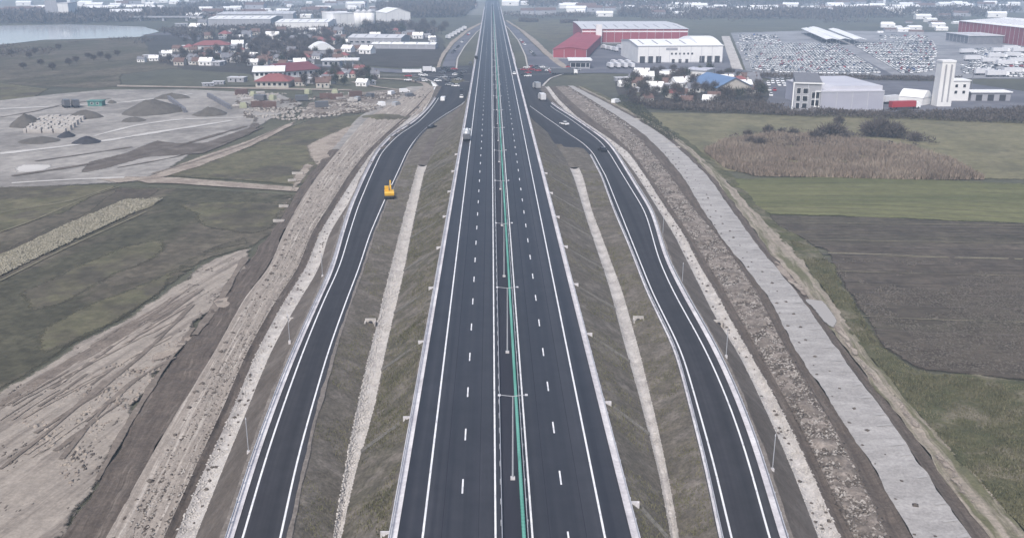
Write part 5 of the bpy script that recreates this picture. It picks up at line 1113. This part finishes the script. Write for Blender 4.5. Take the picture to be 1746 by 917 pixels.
for (a, b) in (((288,170),(316,192)), ((355,165),(392,186))):
    A, B = P(*a), P(*b); L = np.linalg.norm(B-A); w2 = tag(empty('bay_wall', (A+B)/2, math.atan2(B[1]-A[1], B[0]-A[0])), 'dark block wall of the gravel bay, %s' % ('by the largest heap' if a[0] < 300 else 'on the side away from the largest heap'), 'wall')
    k = int(L/3)
    for i in range(k): MB().box(-L/2+i*L/k, -L/2+(i+.96)*L/k, -.6, .6, -.2, 1.8+.25*random.random()).build('block', M['grey_roof'], w2)
A, B = P(46, 226), P(116, 226); blk = None; nblk = 0
for i in range(20):
    for j in range(6):
        px = 44+i*3.7+j*5.5; py = 226-j*4.4
        if random.random() < .12: continue
        if blk is None:
            blk = MB().box(-.55, .55, -.9, .9, -.1, 1.0).box(-.55, .55, -.9, .9, 1.02, 1.9).build('concrete_block_stack', M['pale_concrete']); o = blk
        else: o = blk.copy(); C.objects.link(o)
        o.location = tuple(P(px+random.uniform(-.6, .6), py, ZG-.05)); o.rotation_euler = (0, 0, random.uniform(-.1, .1)); s = random.uniform(.7, 1.1); o.scale = (1, 1, s)
        tag(o, 'pale stack of concrete blocks standing in rows in the yard', 'block stack', 'concrete block stacks in the yard')
building('site_cabin', 'teal site cabin with flat roof in the construction yard', 'cabin', (150,181), (174,181), 4, 2.2, 'flat', .3, 'teal', 'teal', windows=[(.3,1.3,1,.8),(.7,1.3,1,.8)])
for (px, py, lab, m) in ((113,183,'dark dumper parked near the teal cabin beside its twin', 'c_grey'), (129,183,'dark dumper parked right beside the teal cabin', 'c_grey')):
    lorry(px, py, .6, lab, ZG-.05, m, m, 7)
heap(((182,176),(200,175),3), 1.5, 'heap', 'small dark heap behind the teal cabin')
for i in range(26):
    px = 400+random.random()*230; py = 160+random.random()*24
    if py > 178 and px > 560: continue
    k = random.choice((0, 1, 2))
    if k == 0: o = MB().box(-1.6, 1.6, -1.1, 1.1, -.1, random.uniform(1, 2)).box(-1.2, 1.2, -.8, .8, 1.0, 2.4).build('sack_pile', M['lime']); lab = 'pale lime-coloured pile of covered material by the street'; cat = 'pile'; gp = 'lime-coloured piles by the street'
    elif k == 1: o = MB().box(-2.4, 2.4, -1.2, 1.2, .3, 1.1).box(-2.2, 2.2, -1.0, 1.0, 0, .3).build('pipe_stack', M['pale_concrete']); lab = 'pale stack of precast concrete in the storage ground'; cat = 'stack'; gp = 'precast stacks in the storage ground'
    else: o = MB().box(-3, 3, -1.2, 1.2, .15, 2.6).box(-2.8, 2.8, -1.0, 1.0, -.1, .15).build('container', M['c_grey'] if i % 2 else M['brown_roof']); lab = '%s storage container in the storage ground' % ('dark grey' if i % 2 else 'brown'); cat = 'container'; gp = '%s containers in the storage ground' % ('dark grey' if i % 2 else 'brown')
    o.location = tuple(P(px, py, ZG)); o.rotation_euler = (0, 0, random.uniform(-.6, .6)); tag(o, lab, cat, gp)
for (px, py, c_) in ((1050,176,'c_white'), (650,181,'c_white'), (676,181,'c_silver'), (668,162,'c_white'), (690,158,'c_white'), (630,166,'c_grey'), (610,172,'c_silver'), (700,166,'c_grey')):
    road_car(px, py, random.uniform(-1.5, 1.5), c_, '%s van parked on the rubble ground beside the ramp' % {'c_white': 'white', 'c_silver': 'silver', 'c_grey': 'grey'}[c_], ZG, van=True, cat='van', group='vans on the rubble ground')
# rubble between the right ramp and the service road near the junction, and in the left wedge
q = np.concatenate([in_poly([(962,150),(985,150),(1060,200),(1085,222),(1050,222),(1000,190)], 420), in_poly([(735,238),(770,205),(782,205),(776,225),(745,250)], 300)])
o = rocks('rubble_heaps', q[:, 0], q[:, 1], np.full(len(q), ZG+.15), .45, M['rubble'], None, .6); o['label'] = 'pale rubble dumped beside the ramps near the junction'; o['category'] = 'rubble'
q = in_poly([(400,160),(640,158),(735,148),(720,176),(640,190),(500,205),(420,200)], 2600); k = fbm(q[:, 0], q[:, 1], 14, 3, 64) > .5; q = q[k]
o = rocks('rubble_heaps', q[:, 0], q[:, 1], np.full(len(q), ZG-.05), .8, M['rubble'], None, .55, .8); o['label'] = 'pale rubble spread over the storage ground by the street'; o['category'] = 'rubble'
q = in_poly([(400,168),(640,162),(735,152),(720,176),(640,190),(500,205),(420,200)], 2200); k = fbm(q[:, 0], q[:, 1], 14, 3, 66) > .52; q = q[k]
o = rocks('soil_lumps', q[:, 0], q[:, 1], np.full(len(q), ZG-.05), .9, M['clod'], None, .6, .8); o['label'] = 'dark lumps of soil over the storage ground by the street'; o['category'] = 'soil'

# ------------------------------------------------------------------ trees, bushes, thickets
def twigs(n, rx, ry, rz_, zc, ln, wd, up=.6):
    d = rng.normal(size=(n, 3)); d /= np.linalg.norm(d, axis=1)[:, None]; r_ = rng.random(n)**.45
    c = d*r_[:, None]*np.array([rx, ry, rz_])*(.8+.4*rng.random((n, 1)))+np.array([0, 0, zc])
    t = d*.8+rng.normal(size=(n, 3))*.6+np.array([0, 0, up]); t /= np.linalg.norm(t, axis=1)[:, None]
    s = np.cross(t, rng.normal(size=(n, 3))); s /= np.linalg.norm(s, axis=1)[:, None]
    L = ln*(.6+.8*rng.random((n, 1))); w_ = wd*(.6+.8*rng.random((n, 1)))
    V = np.stack([c-s*w_/2, c+s*w_/2, c+t*L], 1).reshape(-1, 3); return V, np.arange(3*n).reshape(-1, 3)
def tree_proto(h, r_, n, m, label, grp, cat='tree', nm='bare_tree', bush=False):
    e = tag(empty(nm, (0, 0, ZG)), label, cat, grp)
    V, F = twigs(n, r_, r_, h*(.5 if bush else .36), h*(.42 if bush else .62), 1.7, .2); quick_tris('crown', V, F, M[m], e)
    t = MB().tube((0,0,-.4),(0,0,h*.6),.22 if not bush else .1,.07,7)
    for k in range(5):
        a = k*1.26+.3; t.tube((0,0,h*(.2+.08*k)),(math.cos(a)*r_*.6,math.sin(a)*r_*.6,h*(.5+.07*k)),.09,.03,5)
    t.build('trunk', M['bark'], e); return e
TP = [tree_proto(8, 2.8, 560, 'twig', 'tall bare winter tree with dark twigs in the town', 'tall bare trees in the town'),
      tree_proto(5.5, 2.7, 460, 'twig', 'low bare winter tree with dark spreading twigs', 'low bare trees'),
      tree_proto(6, 2.2, 420, 'twig_green', 'dark evergreen tree among the houses', 'evergreen trees among the houses', nm='evergreen_tree'),
      tree_proto(2.6, 2.2, 420, 'twig', 'leafless dark bush at the field edges', 'leafless bushes at the field edges', 'bush', 'bush', True)]
tused = [False]*4
TK = ['tall bare dark tree', 'low bare spreading tree', 'dark evergreen tree', 'leafless dark bush']
def tree_tag(o, k, zn): tag(o, TK[k]+' '+zn, 'bush' if k == 3 else 'tree', (TK[k]+('es ' if k == 3 else 's '))+zn)
def plant(px, py, k, s=1.0):
    o = TP[k] if not tused[k] else copy_tree(TP[k]); tused[k] = True
    tree_tag(o, k, 'around the reed bed' if px > 1000 else 'on the dark field before the lake')
    if px > 1000: s *= .75
    o.location = tuple(P(px, py, ZG-.1)); o.rotation_euler = (0, 0, random.random()*6.28); o.scale = (s, s, s*random.uniform(.85, 1.15))
TK = ['tall bare dark tree', 'low bare spreading tree', 'dark evergreen tree', 'leafless dark bush']
def tree_tag(o, k, zn): tag(o, TK[k]+' '+zn, 'bush' if k == 3 else 'tree', (TK[k]+('es ' if k == 3 else 's '))+zn)
for poly, n, ks, s, zn in (([(270,95),(440,88),(560,84),(600,96),(560,112),(440,118),(300,114)], 90, (0,1,1,2), .85, 'in the gardens around the fuel station'), ([(430,66),(560,62),(600,84),(520,88),(440,84)], 80, (0,0,1,2), .95, 'in the copse behind the dark red roof'), ([(300,62),(420,58),(440,84),(340,92)], 40, (0,1), .9, 'around the white villa'), ([(560,118),(640,124),(640,146),(500,150)], 30, (1,2,0), .9, 'between the street and the crossing road'), ([(600,50),(760,48),(760,60),(610,62)], 44, (0,0,2), 1.1, 'behind the long pale hall'), ([(1060,146),(1160,140),(1300,150),(1300,180),(1080,182)], 62, (0,1,2,1), .9, 'in the gardens beside the blue roof'), ([(1100,124),(1250,124),(1250,138),(1110,136)], 20, (1,2), .9, 'in front of the white depot')):
    for q_ in in_poly(poly, n):
        k = random.choice(ks); o = TP[k] if not tused[k] else copy_tree(TP[k]); tused[k] = True
        tree_tag(o, k, zn); o.location = (q_[0], q_[1], ZG-.1); o.rotation_euler = (0, 0, random.random()*6.28); s_ = s*random.uniform(.7, 1.2); o.scale = (s_, s_, s_*random.uniform(.85, 1.15))
for px, py, k, s in ((1352,232,3,1.2),(1310,226,3,1.2),(1332,228,3,.9),(1392,238,3,1.6),(1412,234,3,2.2),(1426,232,3,2.0),(1490,232,3,2.4),(1510,230,3,2.8),(1525,234,3,2.4),(1482,224,3,2.0),(1560,240,3,1.4),(1280,246,3,1.2),(1295,250,3,1.3),(1275,232,3,1.0),(1440,238,3,1.2),(1500,216,3,1.6),(1430,210,3,1.2),(1545,198,3,1.4)): plant(px, py, k, s)
for px, py in ((150,100),(160,104),(118,112),(130,108),(172,100),(185,104),(60,92),(20,96),(50,100),(100,86),(90,120),(40,118),(70,112),(200,96)): plant(px, py, 1, .8)
def thicket(nm, pts, n, h, ln, m, label, cat='trees', thr=.3, ns=20, seed=80):
    q = in_poly(pts, n); k = fbm(q[:, 0], q[:, 1], ns, 3, seed) > thr; q = q[k]; n_ = len(q)
    hh = h*(.3+.9*fbm(q[:, 0], q[:, 1], 9, 3, seed+3)); z = ZG+hh*rng.random(n_)**.7
    t = rng.normal(size=(n_, 3))*.6+np.array([0, 0, .6]); t /= np.linalg.norm(t, axis=1)[:, None]; s = np.cross(t, rng.normal(size=(n_, 3))); s /= np.linalg.norm(s, axis=1)[:, None]
    c = np.column_stack([q, z]); L = ln*(.6+.8*rng.random((n_, 1))); V = np.stack([c-s*L*.2, c+s*L*.2, c+t*L], 1).reshape(-1, 3)
    o = stuff(quick_tris(nm, V, np.arange(3*n_).reshape(-1, 3), M[m])); o['label'] = label; o['category'] = cat; return o
thicket('hedge_thicket', [(1080,176),(1180,178),(1300,180),(1345,192),(1560,198),(1746,190),(2000,196),(2000,216),(1746,212),(1560,204),(1400,200),(1250,194),(1120,188)], 34000, 3.2, 1.0, 'twig', 'dark leafless thicket belt along the back edge of the meadow', 'thicket', .2)
thicket('roadside_scrub', [(1064,160),(1090,176),(1120,206),(1160,240),(1140,240),(1090,205),(1050,170)], 5000, 1.2, .6, 'twig_green', 'dark scrub along the outer side of the service road', 'scrub', .35)
thicket('far_wood', [(690,32),(790,30),(812,12),(800,2),(700,6),(640,20)], 30000, 12, 5.0, 'twig', 'dark far wood fading into the haze beside the motorway', 'wood', .2, 120)
thicket('far_wood', [(1050,30),(1300,34),(1700,28),(1746,20),(1300,22),(1060,24)], 14000, 10, 5.0, 'twig', 'long dark far wood behind the warehouses', 'wood', .35, 150, 90)
thicket('far_wood', [(-200,40),(120,42),(260,36),(340,30),(340,22),(200,24),(-200,30)], 14000, 10, 5.0, 'twig', 'dark far wood behind the lake', 'wood', .35, 150, 91)
thicket('far_wood', [(900,20),(1400,10),(1746,6),(1746,2),(1400,2),(900,8)], 12000, 12, 7.0, 'twig', 'faint woods on the plain near the hazy skyline', 'wood', .45, 250, 92)
thicket('far_scrub', [(860,30),(1000,32),(1400,40),(1640,36),(1640,30),(1200,28),(860,22)], 9000, 4, 3.0, 'twig', 'scattered dark scrub on the plain behind the warehouses', 'scrub', .55, 60, 97)
thicket('far_scrub', [(270,54),(560,44),(700,40),(760,60),(700,60),(560,58),(300,66)], 14000, 5, 2.6, 'twig', 'dark scrub and gardens between the factory halls', 'scrub', .45, 40, 98)
thicket('far_scrub', [(300,34),(640,30),(780,18),(760,4),(300,6)], 12000, 7, 5.0, 'twig', 'dark scrub on the plain behind the factory halls', 'scrub', .5, 150, 99)
thicket('lot_hedge', [(1255,127),(1330,130),(1510,134),(1640,136),(1640,139),(1500,138),(1330,134),(1255,130)], 5000, 2.2, 1.2, 'twig', 'dark hedge along the near edge of the big parking lot', 'hedge', .25, 20, 100)
thicket('field_hedge', [(885,36),(918,37),(918,39),(885,38)], 1200, 4, 2.0, 'twig', 'short dark hedge in the far green field near the motorway', 'hedge', .1)
thicket('field_hedge', [(955,39),(985,38),(985,40),(955,41)], 1200, 4, 2.0, 'twig', 'short dark hedge in the far green field near the red warehouse', 'hedge', .1)
thicket('lake_scrub', [(0,80),(260,64),(270,70),(200,84),(0,100)], 3500, 2.5, 1.6, 'twig', 'dark scrub on the near shore of the lake', 'scrub', .52, 40, 93)
thicket('meadow_scrub', [(1210,238),(1300,222),(1560,228),(1640,250),(1560,262),(1250,250)], 7000, 1.6, .8, 'twig', 'dark scrub at the back of the reed bed', 'scrub', .52, 12, 94)
thicket('town_hedge', [(270,100),(430,98),(560,96),(560,104),(430,108),(270,110)], 9000, 3.5, 1.2, 'twig', 'dark hedges between the town gardens', 'hedge', .42, 18, 95)
thicket('dark_copse', [(440,74),(540,72),(545,90),(450,92)], 9000, 5, 1.6, 'twig', 'dark leafless copse behind the dark red roofed hall', 'copse', .25, 20, 96)
# ------------------------------------------------------------------ haze: pale winter air round the camera and the whole place
hz = bpy.data.materials.new('haze'); hz.use_nodes = True; n = hz.node_tree.nodes; n.clear()
ho = n.new('ShaderNodeOutputMaterial'); hv = n.new('ShaderNodeVolumePrincipled')
hv.inputs['Color'].default_value = (.57, .745, 1, 1); hv.inputs['Density'].default_value = .00030; hv.inputs['Anisotropy'].default_value = -.3
hz.node_tree.links.new(hv.outputs[0], ho.inputs['Volume'])
hb = MB().box(-5000, 5000, -150, 6000, ZG-1.4, 57).build('haze', hz); stuff(hb)
